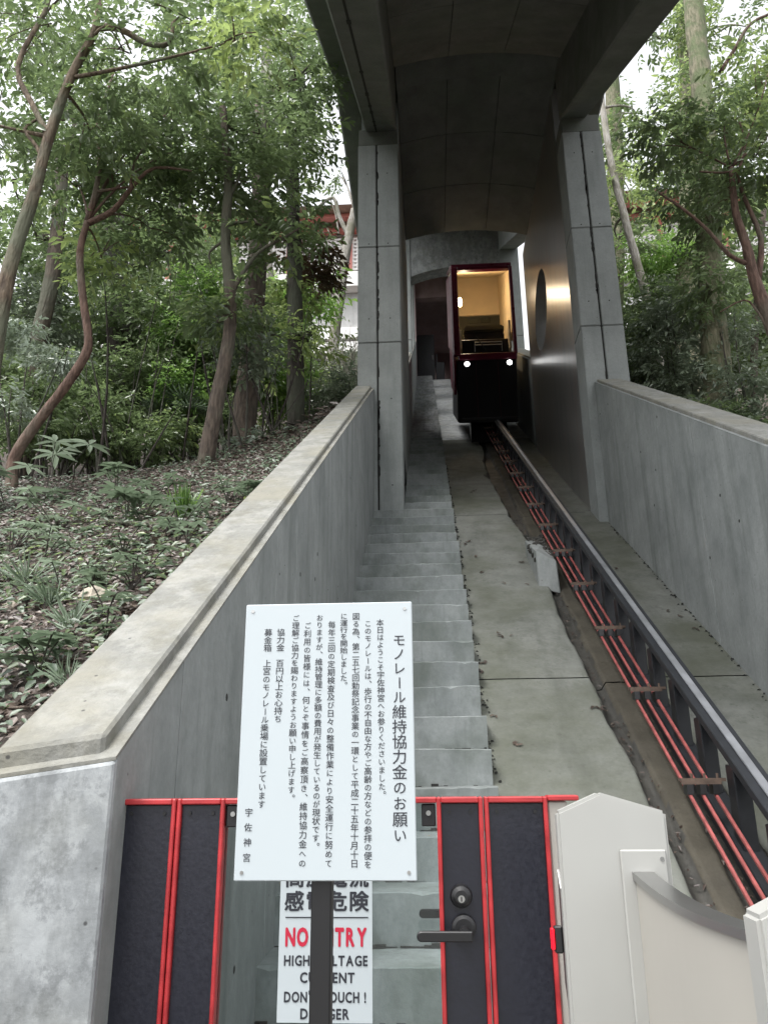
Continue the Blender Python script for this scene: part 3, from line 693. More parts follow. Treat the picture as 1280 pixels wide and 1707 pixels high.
for s_, xa, ya, xb, yb, sz in lines:
    n = len(s_); it = []
    for k, ch in enumerate(s_):
        u = (k+.5)/n; px_, pz_ = crop2sign(xa+(xb-xa)*u, ya+(yb-ya)*u)
        pitch = (yb-ya)/n/(1672-85)*(ZT-ZB)
        kana = '\u3040' <= ch <= '\u30ff'
        k_ = sz*(.92 if kana else 1.04)
        it.append((ch, px_, pz_, k_, min(k_, pitch*1.02), .012))
    text_part(sb, 'text_column', it, SY-.0006, 'ink')
base(sb, (-.178, SY, 0))
# ------------------------------------------------------------------ danger notice on the glass
dn = empty('danger_notice', 'white danger notice reading NO ENTRY on the gate glass, behind the post', 'notice')
NY = 1.712 - .004
MB().box(-.314, -.131, NY, NY+.003, 1.093, 1.37).build('notice_sheet', 'sign', dn)
def row(s_, x0, x1, zc_, h, mat, off=.03, space=1.0, name='text_line'):
    chars = list(s_); 
    ws = [max(.32, float(np.ptp(glyph(c, off)[0][:, 0]))+.10) if c != ' ' else .38 for c in chars]
    tot = sum(ws); x = x0; it = []
    k = (x1-x0)/tot
    for c, w_ in zip(chars, ws):
        if c != ' ':
            zz = zc_ + (h*.42 if c == "'" else 0)
            it.append((c, x + w_*k/2, zz if ord(c) < 0x2000 else zc_, k, h/.73 if ord(c) < 0x2000 else h, off))
        x += w_*k
    return text_part(dn, name, it, NY-.0006, mat)
def cjk(s_, x0, x1, zc_, h):
    n = len(s_); it = [(c, x0+(x1-x0)*(k+.5)/n, zc_, h*1.05, h, .028) for k, c in enumerate(s_)]
    return text_part(dn, 'text_line', it, NY-.0006, 'ink')
cjk('高圧電流', -.307, -.136, 1.345, .038); cjk('感電危険', -.307, -.136, 1.302, .038)
MB().box(-.302, -.139, NY-.0008, NY, 1.2725, 1.2745).build('rule_line', 'ink', dn)
row('NO ENTRY', -.303, -.139, 1.239, .032, 'redink', .045); row('HIGH-VOLTAGE', -.304, -.139, 1.198, .018, 'ink'); row('CURRENT', -.272, -.164, 1.169, .018, 'ink')
row("DON'T TOUCH !", -.302, -.142, 1.136, .018, 'ink'); row('DANGER', -.270, -.174, 1.108, .018, 'ink')
base(dn, (-.22, NY, 1.093))

# ------------------------------------------------------------------ white post-and-panel barrier
bp_ = empty('white_barrier', 'white metal barrier with pointed posts and stainless handrail, right of the gate', 'barrier')
def post(x0, x1, y0, y1, zs, rise, nm='barrier_post'):
    xm = (x0+x1)/2 - (x1-x0)*.09
    ring = [(x0, y0, 0), (x1, y0, 0), (x1, y0, zs), (xm, y0, zs+rise), (x0, y0, zs)]
    return MB().prism(ring, (0, y1-y0, 0)).build(nm, 'white', bp_, .004, 2)
p1 = post(.176, .334, 1.25, 1.275, 1.488, .027)
MB().box(.262, .327, 1.2445, 1.2495, .1, 1.437).build('mount_plate', 'white', p1, .002)
post(.2905, .46, .82, .86, 1.418, .032)
def curve_panel():
    n = 12; ring = []
    for i in range(n+1):
        t = i/n; Y = 1.244 - t*(1.244-.862); x = .276 + .022*t - .006*math.sin(math.pi*t); z = 1.404 - .006*t - .010*math.sin(math.pi*t*.9)
        ring.append((x, Y, z))
    pan, rl = MB(), MB()
    for a, b_ in zip(ring[:-1], ring[1:]):
        pan.hexa([(a[0]+.004, a[1], .12), (a[0]+.024, a[1], .12), (b_[0]+.024, b_[1], .12), (b_[0]+.004, b_[1], .12), (a[0]+.004, a[1], a[2]-.006), (a[0]+.024, a[1], a[2]-.006), (b_[0]+.024, b_[1], b_[2]-.006), (b_[0]+.004, b_[1], b_[2]-.006)])
        rl.hexa([(a[0], a[1], a[2]-.006), (a[0]+.03, a[1], a[2]-.006), (b_[0]+.03, b_[1], b_[2]-.006), (b_[0], b_[1], b_[2]-.006), (a[0], a[1], a[2]+.004), (a[0]+.03, a[1], a[2]+.004), (b_[0]+.03, b_[1], b_[2]+.004), (b_[0], b_[1], b_[2]+.004)])
    pan.build('infill_panel', 'cream', bp_); rl.build('handrail', 'stainless', bp_)
curve_panel()
for zz in (1.425, 1.30): MB().disc((.32, 1.2432, zz), (0, 1, 0), .003, .003, 10).build('screw', 'stainless', p1)
sp = MB().hexa([(.1745, 1.255, 1.235), (.1758, 1.255, 1.235), (.1758, 1.273, 1.262), (.1745, 1.273, 1.262), (.1745, 1.255, 1.385), (.1758, 1.255, 1.385), (.1758, 1.273, 1.408), (.1745, 1.273, 1.408)]).build('side_plate', 'stainless', bp_)
rlp = MB().box(.1625, .1744, 1.262, 1.272, 1.3, 1.335).build('lamp_housing', 'blackplastic', bp_, .002)
MB().box(.1595, .1624, 1.2605, 1.2615, 1.306, 1.331).build('red_lens', 'redlamp', rlp)
MB().box(.158, .1625, 1.262, 1.270, 1.305, 1.332).build('red_lens', 'redlamp', rlp, .001)
base(bp_, (.3, 1.1, 0))

# ------------------------------------------------------------------ shrine building behind the trees
def shrine(x0, x1, label):
    t = empty('shrine_building', label, 'building'); Y = 32
    def B(nm, xa, xb, ya, yb, za, zb, m): return MB().box(xa, xb, ya, yb, za, zb).build(nm, m, t)
    B('wall', x0, x1, Y+1, Y+9, 23.8, 27.2, 'whitewall')
    B('terrace_slab', x0-.5, x1+.5, Y, Y+10, 23.4, 24.2, 'whitewall')
    B('lower_wall', x0, x1, Y+.6, Y+9.4, 21.3, 23.38, 'greywall')
    B('lower_slab', x0, x1, Y+.2, Y+9, 20.7, 21.28, 'whitewall')
    B('base_wall', x0, x1, Y+1.6, Y+9.4, 16.5, 20.68, 'greywall')
    for i in range(int((x1-x0)/2.4)): B('dark_opening', x0+.4+i*2.4, x0+2.2+i*2.4, Y+1.55, Y+1.59, 17.6, 20.3, 'darkroom')
    B('balustrade', x0, x1, Y+.25, Y+.33, 20.0, 20.55, 'whitewall')
    for z in (19.7, 20.0): pass
    B('eave_beam', x0-1, x1+1, Y-.4, Y-.1, 27.0, 27.22, 'vermilion'); B('eave_beam', x0-1, x1+1, Y+.3, Y+.6, 26.75, 26.95, 'vermilion')
    rf = MB().prism([(x0-1.6, Y-1, 27.25), (x0-1.6, Y+11, 27.25), (x0-1.6, Y+8, 29.2), (x0-1.6, Y+5, 31), (x0-1.6, Y+2, 28.9)], (x1-x0+3.2, 0, 0)).build('roof', 'cypress', t)
    la = MB()                                             # lattice screen
    for x in np.arange(x0, x1, .22): la.box(x, x+.11, Y+.62, Y+.68, 24.7, 26.5)
    for z in np.arange(24.7, 26.6, .22): la.box(x0, x1, Y+.60, Y+.66, z, z+.10)
    tag(la.build('lattice_screen', 'whitewall', t), kind='stuff')
    for x in np.arange(x0, x1+.1, 3.0): B('post', x-.12, x+.12, Y+.5, Y+.75, 24.2, 27.0, 'vermilion')
    return base(t, ((x0+x1)/2, Y+5, 16.5))
shrine(-15.5, -2.9, 'white shrine hall with vermilion eaves and lattice, left beyond the trees')
shrine(8.5, 24, 'white and vermilion shrine hall glimpsed through the right trees')

# ------------------------------------------------------------------ foliage
def leaf_mesh(name, C, D, Nn, Ls, W, tone):
    """six-vertex folded leaves. C base points, D directions, Nn normals"""
    n = len(C); D = D/np.linalg.norm(D, axis=1, keepdims=True)
    Sd = np.cross(D, Nn); Sd /= np.linalg.norm(Sd, axis=1, keepdims=True)+1e-9; Up = np.cross(Sd, D)
    Ls = Ls[:, None]; W = W[:, None]; fold = .18
    v = np.stack([C, C + D*Ls*.35 + Sd*W*.5 + Up*W*fold, C + D*Ls*.72 + Sd*W*.36 + Up*W*fold*.5 - Up*Ls*.04,
                  C + D*Ls - Up*Ls*.12, C + D*Ls*.72 - Sd*W*.36 + Up*W*fold*.5 - Up*Ls*.04, C + D*Ls*.35 - Sd*W*.5 + Up*W*fold], 1).reshape(-1, 3)
    me = bpy.data.meshes.new(name); me.vertices.add(n*6); me.vertices.foreach_set('co', v.astype(np.float32).ravel())
    base_ = (np.arange(n)*6)[:, None]
    f = np.concatenate([base_+np.array([[0, 1, 2, 3]]), base_+np.array([[0, 3, 4, 5]])], 1).reshape(-1)
    me.loops.add(n*8); me.loops.foreach_set('vertex_index', f.astype(np.int32))
    me.polygons.add(n*2); me.polygons.foreach_set('loop_start', (np.arange(n*2)*4).astype(np.int32))
    at_ = me.attributes.new('tone', 'FLOAT', 'POINT'); at_.data.foreach_set('value', np.repeat(tone, 6).astype(np.float32))
    me.update(calc_edges=True); return me
def sprays(blobs, L, per=9, wr=.38, hollow=.5, twig=3.2, droop=.25):
    """blobs: (centre, (rx, ry, rz), number of sprays, tone shift)"""
    Cs, Ds, Ns, Ts, Ss = [], [], [], [], []
    SZ_ = lambda q: np.concatenate(q)
    for c, r, n, ts in blobs:
        u = rng.normal(size=(n, 3)); u /= np.linalg.norm(u, axis=1, keepdims=True)
        rad = hollow + (1-hollow)*rng.random((n, 1))**.7
        # lumpy outline
        lump = 1 + .28*np.sin(u[:, :1]*5+c[0]*3) * np.cos(u[:, 1:2]*4+c[2]*2) + .18*np.sin(u[:, 2:]*9+c[1])
        p = np.array(c) + u*np.array(r)*rad*lump
        d = u*np.array([1, 1, .35]) + rng.normal(size=(n, 3))*.6; d[:, 2] = d[:, 2]*.5 - droop*.3; d /= np.linalg.norm(d, axis=1, keepdims=True)
        nn = np.array([0, 0, 1.]) + rng.normal(size=(n, 3))*.35 ; nn /= np.linalg.norm(nn, axis=1, keepdims=True)
        sd = np.cross(d, nn); sd /= np.linalg.norm(sd, axis=1, keepdims=True)
        st_ = rng.random(n); sz_ = .6 + .75*rng.random(n)
        for k in range(per):
            t = (k+.5)/per; sgn = 1 if k % 2 else -1
            b = p + d*L*twig*t + rng.normal(size=(n, 3))*L*.12
            dd = d*.75 + sd*sgn*(.95 if k < per-1 else .1) + rng.normal(size=(n, 3))*.28; dd[:, 2] -= droop + .1
            Ss.append(sz_); Cs.append(b); Ds.append(dd); Ns.append(nn + rng.normal(size=(n, 3))*.35)
            Ts.append(np.clip(.26 + .45*st_ + .25*rng.random(n) + ts, 0, 1))
    C = np.concatenate(Cs); D = np.concatenate(Ds); Nn = np.concatenate(Ns); T_ = np.concatenate(Ts); m = len(C)
    Ls = L*(.65+.6*rng.random(m))*SZ_(Ss); return C, D, Nn, Ls, Ls*wr*(.8+.4*rng.random(m)), T_
DENS = .56
def bez(a, b, bend, n=6):
    a, b = Vector(a), Vector(b); m = (a+b)/2 + Vector(bend)
    return [(1-t)**2*a + 2*t*(1-t)*m + t*t*b for t in np.linspace(0, 1, n)]
def tree(label, path, Y, w, blobs, leaf='leaf', bark='bark_brown', L=.10, group='trees on the left hillside', name='forest_tree', ydrift=0, extra=(), ground=None, wr=.38, flare=1.25):
    """path: photo pixels of the trunk at distance Y; w: trunk pixel widths at both ends; blobs: (px, py, dY, rx, rz, sprays[, tone])"""
    t = empty(name, label, 'tree', group)
    P = [at(px, py, Y + ydrift*i/max(1, len(path)-1)) for i, (px, py) in enumerate(path)]
    side = -1 if P[0].x < 1 else 1
    gz = float(hill(np.array([P[0].x]), np.array([P[0].y]), side)[0])
    if P[0].z > gz - .1: P.insert(0, Vector((P[0].x, P[0].y, gz-.25)))
    # smooth the path
    Q = [P[0]]
    for i in range(len(P)-1):
        p0 = P[max(i-1, 0)]; p1 = P[i]; p2 = P[i+1]; p3 = P[min(i+2, len(P)-1)]
        for s in (.25, .5, .75, 1):
            Q.append(.5*((2*p1) + (-p0+p2)*s + (2*p0-5*p1+4*p2-p3)*s*s + (-p0+3*p1-3*p2+p3)*s**3))
    dist = Y*1.08; r0, r1 = w[0]/2/F*dist, w[1]/2/F*dist
    n = len(Q); rad = [r0 + (r1-r0)*i/(n-1) for i in range(n)]; rad[0] *= flare*1.15; rad[1] *= flare
    MB().tube(Q, rad, 14, .09).build('trunk', bark, t, smooth=True)
    bl = []
    for q in blobs:
        px, py, dY, rx, rz, ns = q[:6]; ns = int(ns*DENS*(.8 if py < 220 else 1)); ts = q[6] if len(q) > 6 else 0
        c = at(px, py, Y+dY); s = (Y+dY)/F*1.05
        bl.append((tuple(c), (rx*s, rx*s*.9, rz*s), ns, ts))
        # limb from trunk to clump
        cand = [k for k in range(2, n) if Q[k].z < c.z] or [min(2, n-1)]
        k = min(cand, key=lambda k: (Q[k]-c).length + .3*abs(k-n*.6)*.05)
        if (Q[k]-c).length > .15:
            lr = min(rad[k]*.5, .05)
            lb = MB().tube(bez(Q[k], c, (random.uniform(-.25, .25), random.uniform(-.2, .2), random.uniform(-.1, .3)), 7), list(np.linspace(lr, .006, 7)), 6)
            for _ in range(3):
                d_ = Vector((random.uniform(-1, 1)*rx*s, random.uniform(-1, 1)*rx*s, random.uniform(-.6, .8)*rz*s))
                lb.tube(bez(c + (Q[k]-c)*random.uniform(0, .4), c + d_*.9, (0, 0, .08), 4), list(np.linspace(lr*.35+.003, .003, 4)), 5)
            lb.build('limb', bark, t, smooth=True)
    for pts, (wa, wb) in extra:
        E_ = [at(a, b, Y+(c[0] if c else 0)) for a, b, *c in pts]
        Es = [E_[0]]
        for i in range(len(E_)-1):
            p0 = E_[max(i-1, 0)]; p1 = E_[i]; p2 = E_[i+1]; p3 = E_[min(i+2, len(E_)-1)]
            for s_ in (.33, .66, 1): Es.append(.5*((2*p1) + (-p0+p2)*s_ + (2*p0-5*p1+4*p2-p3)*s_*s_ + (-p0+3*p1-3*p2+p3)*s_**3))
        MB().tube(Es, list(np.linspace(wa/2/F*dist, wb/2/F*dist, len(Es))), 7, .05).build('limb', bark, t, smooth=True)
    if bl:
        link('crown', leaf_mesh('crown', *sprays(bl, L, wr=wr)), leaf, t)
    return base(t, Q[0])
G1 = 'trees on the left hillside'; G2 = 'trees on the right hillside'
# --- left hillside
tree('thick tan curving trunk at the left edge, forking up high', [(-40, 830), (-28, 700), (-5, 560), (18, 445), (58, 320), (82, 228), (118, 130), (160, 45), (168, -40)], 5.2, (38, 12),
     [(60, 60, .5, 130, 90, 300), (220, 90, .2, 130, 90, 320), (-40, 200, 0, 110, 90, 160), (150, 220, .6, 120, 70, 240), (330, 40, .6, 110, 70, 260, .15), (420, 60, -.2, 60, 70, 120, .35)],
     bark='bark_tan', L=.085, extra=[([(160, 45), (200, 48), (245, 72), (282, 72), (290, 30)], (16, 8)), ([(82, 228), (55, 175), (30, 110), (75, 20), (90, -30)], (14, 8)), ([(72, 270), (62, 245), (42, 215), (70, 195)], (10, 5))])
tree('slender reddish trunk bending sharply right then straight up', [(20, 812), (24, 765), (62, 705), (105, 650), (143, 592), (147, 555), (138, 490), (134, 420), (146, 370)], 6.2, (21, 12),
     [(210, 270, .2, 90, 60, 230), (120, 290, .4, 90, 60, 210), (300, 250, .3, 80, 60, 220), (250, 380, .6, 70, 45, 120), (170, 430, .5, 50, 60, 130, .3), (310, 170, .6, 100, 60, 200)],
     bark='bark_red', L=.095, extra=[([(146, 370), (160, 320), (168, 260), (160, 220), (190, 120)], (13, 5)), ([(148, 372), (190, 350), (222, 310), (258, 280), (320, 285)], (13, 4)), ([(160, 320), (190, 315), (215, 312)], (7, 4)), ([(218, 312), (225, 270), (250, 235)], (6, 3))])
tree('leaning brown trunk forking at mid height, nearest to the crest', [(334, 818), (348, 740), (368, 640), (382, 560), (384, 490), (376, 400), (381, 300), (372, 180)], 6.5, (30, 14),
     [(400, 300, .2, 90, 60, 260), (330, 330, .6, 90, 60, 200), (450, 230, .4, 90, 80, 300), (360, 200, .8, 90, 70, 220), (370, 530, .2, 60, 30, 130, .1), (470, 400, .3, 60, 30, 130, .05)],
     bark='bark_brown', L=.09, extra=[([(384, 495), (405, 455), (432, 420), (470, 398), (500, 380)], (10, 3)), ([(381, 330), (392, 312), (400, 290)], (8, 4)), ([(376, 400), (350, 420), (352, 440)], (6, 3))])
tree('straight thick grey-brown trunk with a dark lower half', [(412, 772), (408, 700), (418, 600), (424, 500), (432, 400), (436, 300), (434, 180)], 8.0, (48, 30),
     [(440, 200, .3, 110, 90, 340), (380, 90, .4, 120, 80, 260), (500, 130, .3, 70, 90, 280), (450, 560, .5, 40, 70, 90, .25)], bark='bark_brown', L=.10)
tree('straight dark trunk with leafy lower stem, close to the parapet', [(494, 752), (493, 650), (492, 520), (490, 400), (488, 300), (485, 200)], 9.0, (34, 22),
     [(495, 370, -.2, 32, 55, 110, -.05), (485, 240, .2, 60, 70, 150, .05), (520, 130, .1, 45, 80, 130, .1), (510, 50, .4, 50, 60, 100, .1), (492, 490, .2, 35, 50, 80, .35), (525, 560, 0, 28, 24, 50, .4)], bark='bark_dark', L=.10,
     extra=[([(490, 330), (480, 300), (470, 250)], (10, 5))])
tree('bare pale trunk with few twigs, in front of the shrine hall', [(545, 700), (548, 640), (560, 545), (571, 460), (580, 400), (592, 350)], 14, (22, 16),
     [(575, 300, 1, 40, 30, 60)], bark='bark_pale', L=.10, extra=[([(582, 395), (565, 360), (556, 330), (530, 345), (520, 360)], (10, 3)), ([(545, 600), (555, 520), (556, 430)], (5, 3)), ([(556, 440), (540, 470), (532, 500), (520, 485), (505, 490)], (5, 2)), ([(565, 395), (560, 360), (550, 330)], (4, 2)), ([(575, 430), (560, 410), (545, 380)], (3, 1.5)), ([(560, 520), (540, 500), (528, 478)], (3, 1.5))])
tree('broad dark root-flared trunk in the deep shade', [(205, 790), (205, 700), (200, 600), (196, 480), (190, 360)], 9.5, (62, 40), [(190, 330, 0, 110, 70, 200), (280, 420, 0, 90, 60, 200)], bark='bark_dark', L=.11, flare=1.6)
tree('dark trunk between the left edge and the reddish one', [(40, 770), (48, 680), (66, 560), (88, 460), (100, 340), (104, 240)], 8.5, (34, 24), [(60, 400, .3, 80, 60, 190), (20, 300, .2, 90, 80, 200), (110, 180, .6, 100, 80, 220)], bark='bark_brown', L=.10)
tree('thin upright dark trunk in the left thicket', [(110, 800), (108, 700), (98, 600), (96, 480), (100, 380)], 10, (22, 16), [(110, 470, 0, 60, 70, 150), (60, 530, 0, 60, 50, 120)], bark='bark_dark', L=.11)
tree('thin dark trunk behind the leaning fork', [(322, 740), (312, 620), (306, 500), (300, 380), (310, 260)], 11, (18, 14), [(310, 440, 0, 90, 60, 230), (280, 560, -.5, 80, 50, 200, .15), (330, 620, -.5, 70, 40, 150, .2)], bark='bark_dark', L=.12)
tree('pale tall trunk half hidden in high leaves', [(455, 640), (448, 500), (442, 380), (440, 240), (446, 60)], 13, (26, 18), [(460, 60, 0, 110, 90, 330, .1), (560, 40, 0, 60, 60, 130, .1), (350, 40, 0, 100, 70, 200)], bark='bark_pale', L=.12)
tree('slim dark trunk leaning left deep in the wood', [(256, 770), (240, 640), (215, 500), (198, 420), (180, 300)], 12, (20, 12), [(240, 200, 0, 120, 80, 240), (140, 120, 0, 110, 80, 200), (30, 30, 0, 100, 70, 200)], bark='bark_dark', L=.12,
     extra=[([(232, 492), (215, 450), (197, 412), (190, 400)], (8, 5))])
# understory saplings and shrubs
def shrub(label, px, py, Y, h, blobs, leaf='leaf', L=.09, stems=5, group='shrubs under the left trees', bark='bark_dark', wr=.38, per=8):
    t = empty('shrub', label, 'shrub', group)
    p = at(px, py, Y); side = -1 if p.x < 1 else 1
    p.z = float(hill(np.array([p.x]), np.array([Y]), side)[0])
    sm = MB(); bl = []
    for q in blobs:
        c = at(q[0], q[1], Y+q[2]); s = Y/F*1.05; bl.append((tuple(c), (q[3]*s, q[3]*s, q[4]*s), q[5], q[6] if len(q) > 6 else 0))
    for k in range(stems):
        c = Vector(bl[k % len(bl)][0]) + Vector((random.uniform(-.3, .3), random.uniform(-.3, .3), random.uniform(0, .3)))
        b0 = p + Vector((random.uniform(-.15, .15), random.uniform(-.15, .15), -.05))
        sm.tube(bez(b0, c, (random.uniform(-.2, .2), 0, random.uniform(-.1, .2)), 7), list(np.linspace(.016, .004, 7)), 5)
    sm.build('stem', bark, t, smooth=True)
    link('foliage', leaf_mesh('foliage', *sprays(bl, L, per=per, wr=wr, hollow=.1)), leaf, t)
    return base(t, p)
shrub('dense dark evergreen shrub in the middle thicket', 250, 780, 9.5, 2, [(230, 540, 0, 110, 70, 330), (170, 640, 0, 90, 50, 200), (300, 620, 0, 80, 50, 220)], L=.10)
shrub('mid green shrub behind the leaning fork', 360, 760, 9.8, 2, [(350, 580, 0, 90, 60, 280, .1), (290, 680, 0, 70, 40, 160), (400, 500, .4, 70, 60, 200, .15)], L=.10)
shrub('bright green shrub between the two straight trunks', 460, 740, 10.5, 2, [(460, 640, 0, 50, 50, 200, .3), (455, 520, 0, 40, 60, 160, .35), (520, 500, .5, 50, 50, 140, .4)], leaf='leaf_bright', L=.10)
shrub('grey-leaved thicket at the left edge', 60, 780, 9, 2, [(30, 640, 0, 80, 70, 240), (90, 560, .3, 80, 70, 220), (20, 500, 0, 70, 70, 200)], leaf='leaf_grey', L=.09)
shrub('low shiny shrub left of the reddish trunk', 120, 790, 8, 1, [(110, 720, 0, 70, 40, 160), (160, 690, .4, 60, 40, 120)], L=.085)
shrub('grey-green low hedge along the bank below the hall', 560, 690, 13, 1, [(570, 640, 0, 50, 45, 260), (530, 690, -.5, 45, 35, 180), (590, 600, .8, 40, 40, 140)], leaf='leaf_grey', L=.08)
shrub('silvery undergrowth beside the dark trunk', 560, 720, 10.5, 1, [(545, 665, 0, 45, 40, 220), (580, 640, 0, 35, 30, 130)], leaf='leaf_grey', L=.06)
shrub('pale spotted shrub in front of the fork', 400, 640, 7.2, 1, [(385, 545, 0, 50, 25, 130, .2), (420, 600, .2, 40, 30, 90, .1)], leaf='leaf_grey', L=.075, stems=3)
shrub('reddish-leaved spray hanging by the hall', 500, 700, 9.6, 1, [(515, 430, 0, 35, 25, 90), (530, 460, 0, 25, 20, 60)], leaf='leaf_red', L=.10, stems=2)
for i, (lb, px, py, Y, bl_, lf) in enumerate((
 ('fine-leaved dark undergrowth at the far left of the crest', 40, 790, 7.6, [(20, 720, 0, 60, 40, 170), (70, 660, .5, 60, 50, 200), (10, 620, .8, 50, 50, 150)], 'leaf'),
 ('fine-leaved undergrowth between reddish trunk and broad dark trunk', 170, 790, 8.2, [(150, 740, 0, 50, 35, 170), (130, 640, .5, 60, 50, 200), (190, 690, .6, 50, 40, 160)], 'leaf'),
 ('fine-leaved bush in front of the broad dark trunk', 250, 800, 8.4, [(240, 740, 0, 50, 35, 160), (290, 720, .3, 40, 40, 160, .1), (240, 620, .6, 60, 50, 200)], 'leaf'),
 ('light fine-leaved bush left of the leaning fork', 300, 790, 9, [(300, 650, 0, 45, 60, 190, .2), (310, 560, .3, 60, 50, 220, .15), (330, 480, .5, 50, 40, 150, .2)], 'leaf_bright'),
 ('sparse bush between the fork and the thick straight trunk', 385, 780, 9.2, [(375, 690, 0, 30, 40, 120, .1), (385, 620, .4, 35, 40, 130, .25)], 'leaf'),
 ('low spray of pale leaves at the foot of the thick straight trunk', 440, 770, 7.6, [(440, 745, 0, 40, 14, 70, .3), (400, 775, -.3, 35, 12, 50, .3)], 'leaf_grey'),
 ('leafy bush filling the gap behind the two straight trunks', 455, 740, 11.5, [(455, 690, 0, 45, 40, 150, .2), (470, 580, .4, 45, 60, 190, .3), (520, 620, .4, 40, 50, 150, .25)], 'leaf'),
 ('hanging greenery at upper middle of the thicket', 200, 780, 9.8, [(180, 480, 0, 70, 60, 220, .1), (260, 500, .4, 60, 50, 200, .2), (80, 440, .4, 60, 50, 180)], 'leaf'),
 ('pale leaf sprays low at the left edge of the thicket', 30, 780, 7, [(40, 560, .4, 40, 30, 90, .3), (90, 600, 0, 35, 25, 80, .3), (20, 680, 0, 30, 20, 60, .3)], 'leaf_grey'))):
    shrub(lb, px, py, Y, 1, bl_, leaf=lf, L=.07, per=8, stems=6)
# bare brush by the wall and column
tw = MB()
for _ in range(150):
    a = at(random.uniform(555, 596), random.uniform(600, 690), random.uniform(11, 13))
    tw.tube(bez(a, a + Vector((random.uniform(-.5, .4), random.uniform(-.3, .3), random.uniform(.1, .7))), (random.uniform(-.2, .2), 0, .1), 4), [.006, .005, .004, .003], 4)
tag(tw.build('bare_brush', 'bark_pale'), 'tangle of bare pale twigs beside the left column', 'brush', kind='stuff')
tt = MB()
for _ in range(70):
    px, py = random.uniform(0, 470), random.uniform(560, 800); a = at(px, 800, random.uniform(7.4, 11)); a.z = float(hill(np.array([a.x]), np.array([a.y]), -1)[0])-.05
    tt.tube(bez(a, a + Vector((random.uniform(-.7, .7), random.uniform(-.4, .4), random.uniform(1, 3))), (random.uniform(-.3, .3), 0, .2), 6), list(np.linspace(random.uniform(.008, .022), .004, 6)), 5)
tag(tt.build('sapling_stems', 'bark_dark'), 'many thin dark sapling stems standing in the shade under the left trees', 'saplings', kind='stuff')

# small fan palms
def palm(label, px, py, Y, n=12, L=.55, stem=.4, group='fan palms'):
    t = empty('fan_palm', label, 'palm', group); p = at(px, py, Y)
    side = -1 if p.x < 1 else 1
    gz = float(hill(np.array([p.x]), np.array([Y]), side)[0]); q = Vector((p.x, p.y, gz-.05))
    crown = Vector((p.x, p.y, max(p.z, gz+.05)))
    MB().tube([q, (q+crown)/2, crown], [.04, .035, .03], 7).build('trunk', 'bark_dark', t)
    for k in range(n):
        a = 2*math.pi*k/n + random.uniform(-.2, .2); el = random.uniform(-.1, 1.1)
        d = Vector((math.cos(a)*math.cos(el), math.sin(a)*math.cos(el), math.sin(el)))
        e = crown + d*L*.7
        MB().tube([crown, (crown+e)/2+Vector((0, 0, .02)), e], .004, 4).build('stalk', 'herb', t)
        m_ = 16; an = np.linspace(-1.9, 1.9, m_); s = Vector((-math.sin(a), math.cos(a), 0)); 
        D = np.array([tuple(d*math.cos(x) + s*math.sin(x) + Vector((0, 0, -.15))) for x in an])
        Nn = np.tile(np.array(tuple(s.cross(d))), (m_, 1)); Ls = np.full(m_, L*.62)*(.85+.15*np.cos(an))
        link('fan_leaf', leaf_mesh('fan_leaf', np.tile(np.array(tuple(e)), (m_, 1)), D, Nn, Ls, Ls*.09, np.full(m_, random.uniform(.4, .9))), 'herb', t)
    return base(t, q)
palm('small dark fan palm in the shade behind the fork', 310, 700, 9.2, 12, .5)
palm('fan palm with drooping pale fans between the trunks', 395, 640, 11, 12, .6)
palm('fan palm catching light right of the thick trunk', 460, 610, 12, 10, .5)

# whorled plants on the forest floor
def whorl(label, px, py, Y0, n=7, L=.16, tiers=3, wr=.3, leaf='herb', tone=.6, group='broad-leaved plants on the forest floor', name='forest_herb', droop=.1, hgt=.12):
    # march to the hillside
    for k in range(400):
        Y = 1.4 + k*.02; p = at(px, py, Y); 
        if p.z <= float(hill(np.array([p.x]), np.array([Y]), -1)[0]) + .0: break
    p.z = float(hill(np.array([p.x]), np.array([p.y]), -1)[0])
    t = empty(name, label, 'plant', group)
    C, D, Nn, Ls, T_ = [], [], [], [], []; sm = MB()
    for k in range(tiers):
        c = p + Vector((random.uniform(-1, 1)*hgt*1.1, random.uniform(-1, 1)*hgt*.8, hgt*random.uniform(.6, 1.5)))
        sm.tube(bez(p, c, (0, 0, .03), 4), .003, 4)
        for j in range(n):
            L_ = L*.62
            a = 2*math.pi*j/n + random.uniform(-.15, .15); D.append((math.cos(a), math.sin(a), random.uniform(-.1, .25)-droop)); C.append(tuple(c)); Nn.append((0, 0, 1)); Ls.append(L_*random.uniform(.75, 1.1)); T_.append(min(1, tone+.2+random.uniform(-.2, .2)))
    sm.build('stem', 'bark_dark', t); Ls = np.array(Ls)
    link('foliage', leaf_mesh('foliage', np.array(C), np.array(D), np.array(Nn, float), Ls, Ls*wr, np.array(T_)), leaf, t)
    return base(t, p)
random.seed(3)
whorl('tall pale whorled plant at the foot of the reddish trunk', 75, 830, 6, 6, .34, 4, .26, tone=.8, hgt=.3)
whorl('whorled plant at the left edge of the crest', 10, 850, 6, 6, .3, 4, .28, tone=.6, hgt=.25)
whorl('pale five-leaved plant above the crest line', 85, 800, 6, 5, .36, 1, .22, tone=1, hgt=.35)
whorl('broad blue-green plant in the middle of the slope', 210, 875, 5, 7, .24, 5, .36, tone=.55, hgt=.2)
whorl('leafy plant just above the broad blue-green one', 195, 835, 5.5, 7, .22, 4, .3, tone=.5, hgt=.2)
whorl('loose green plant right of the broad blue-green one', 250, 850, 5.5, 8, .16, 4, .28, tone=.5, hgt=.16)
whorl('drooping green plant below the tall whorled ones', 95, 890, 5, 7, .20, 5, .3, tone=.6, hgt=.2)
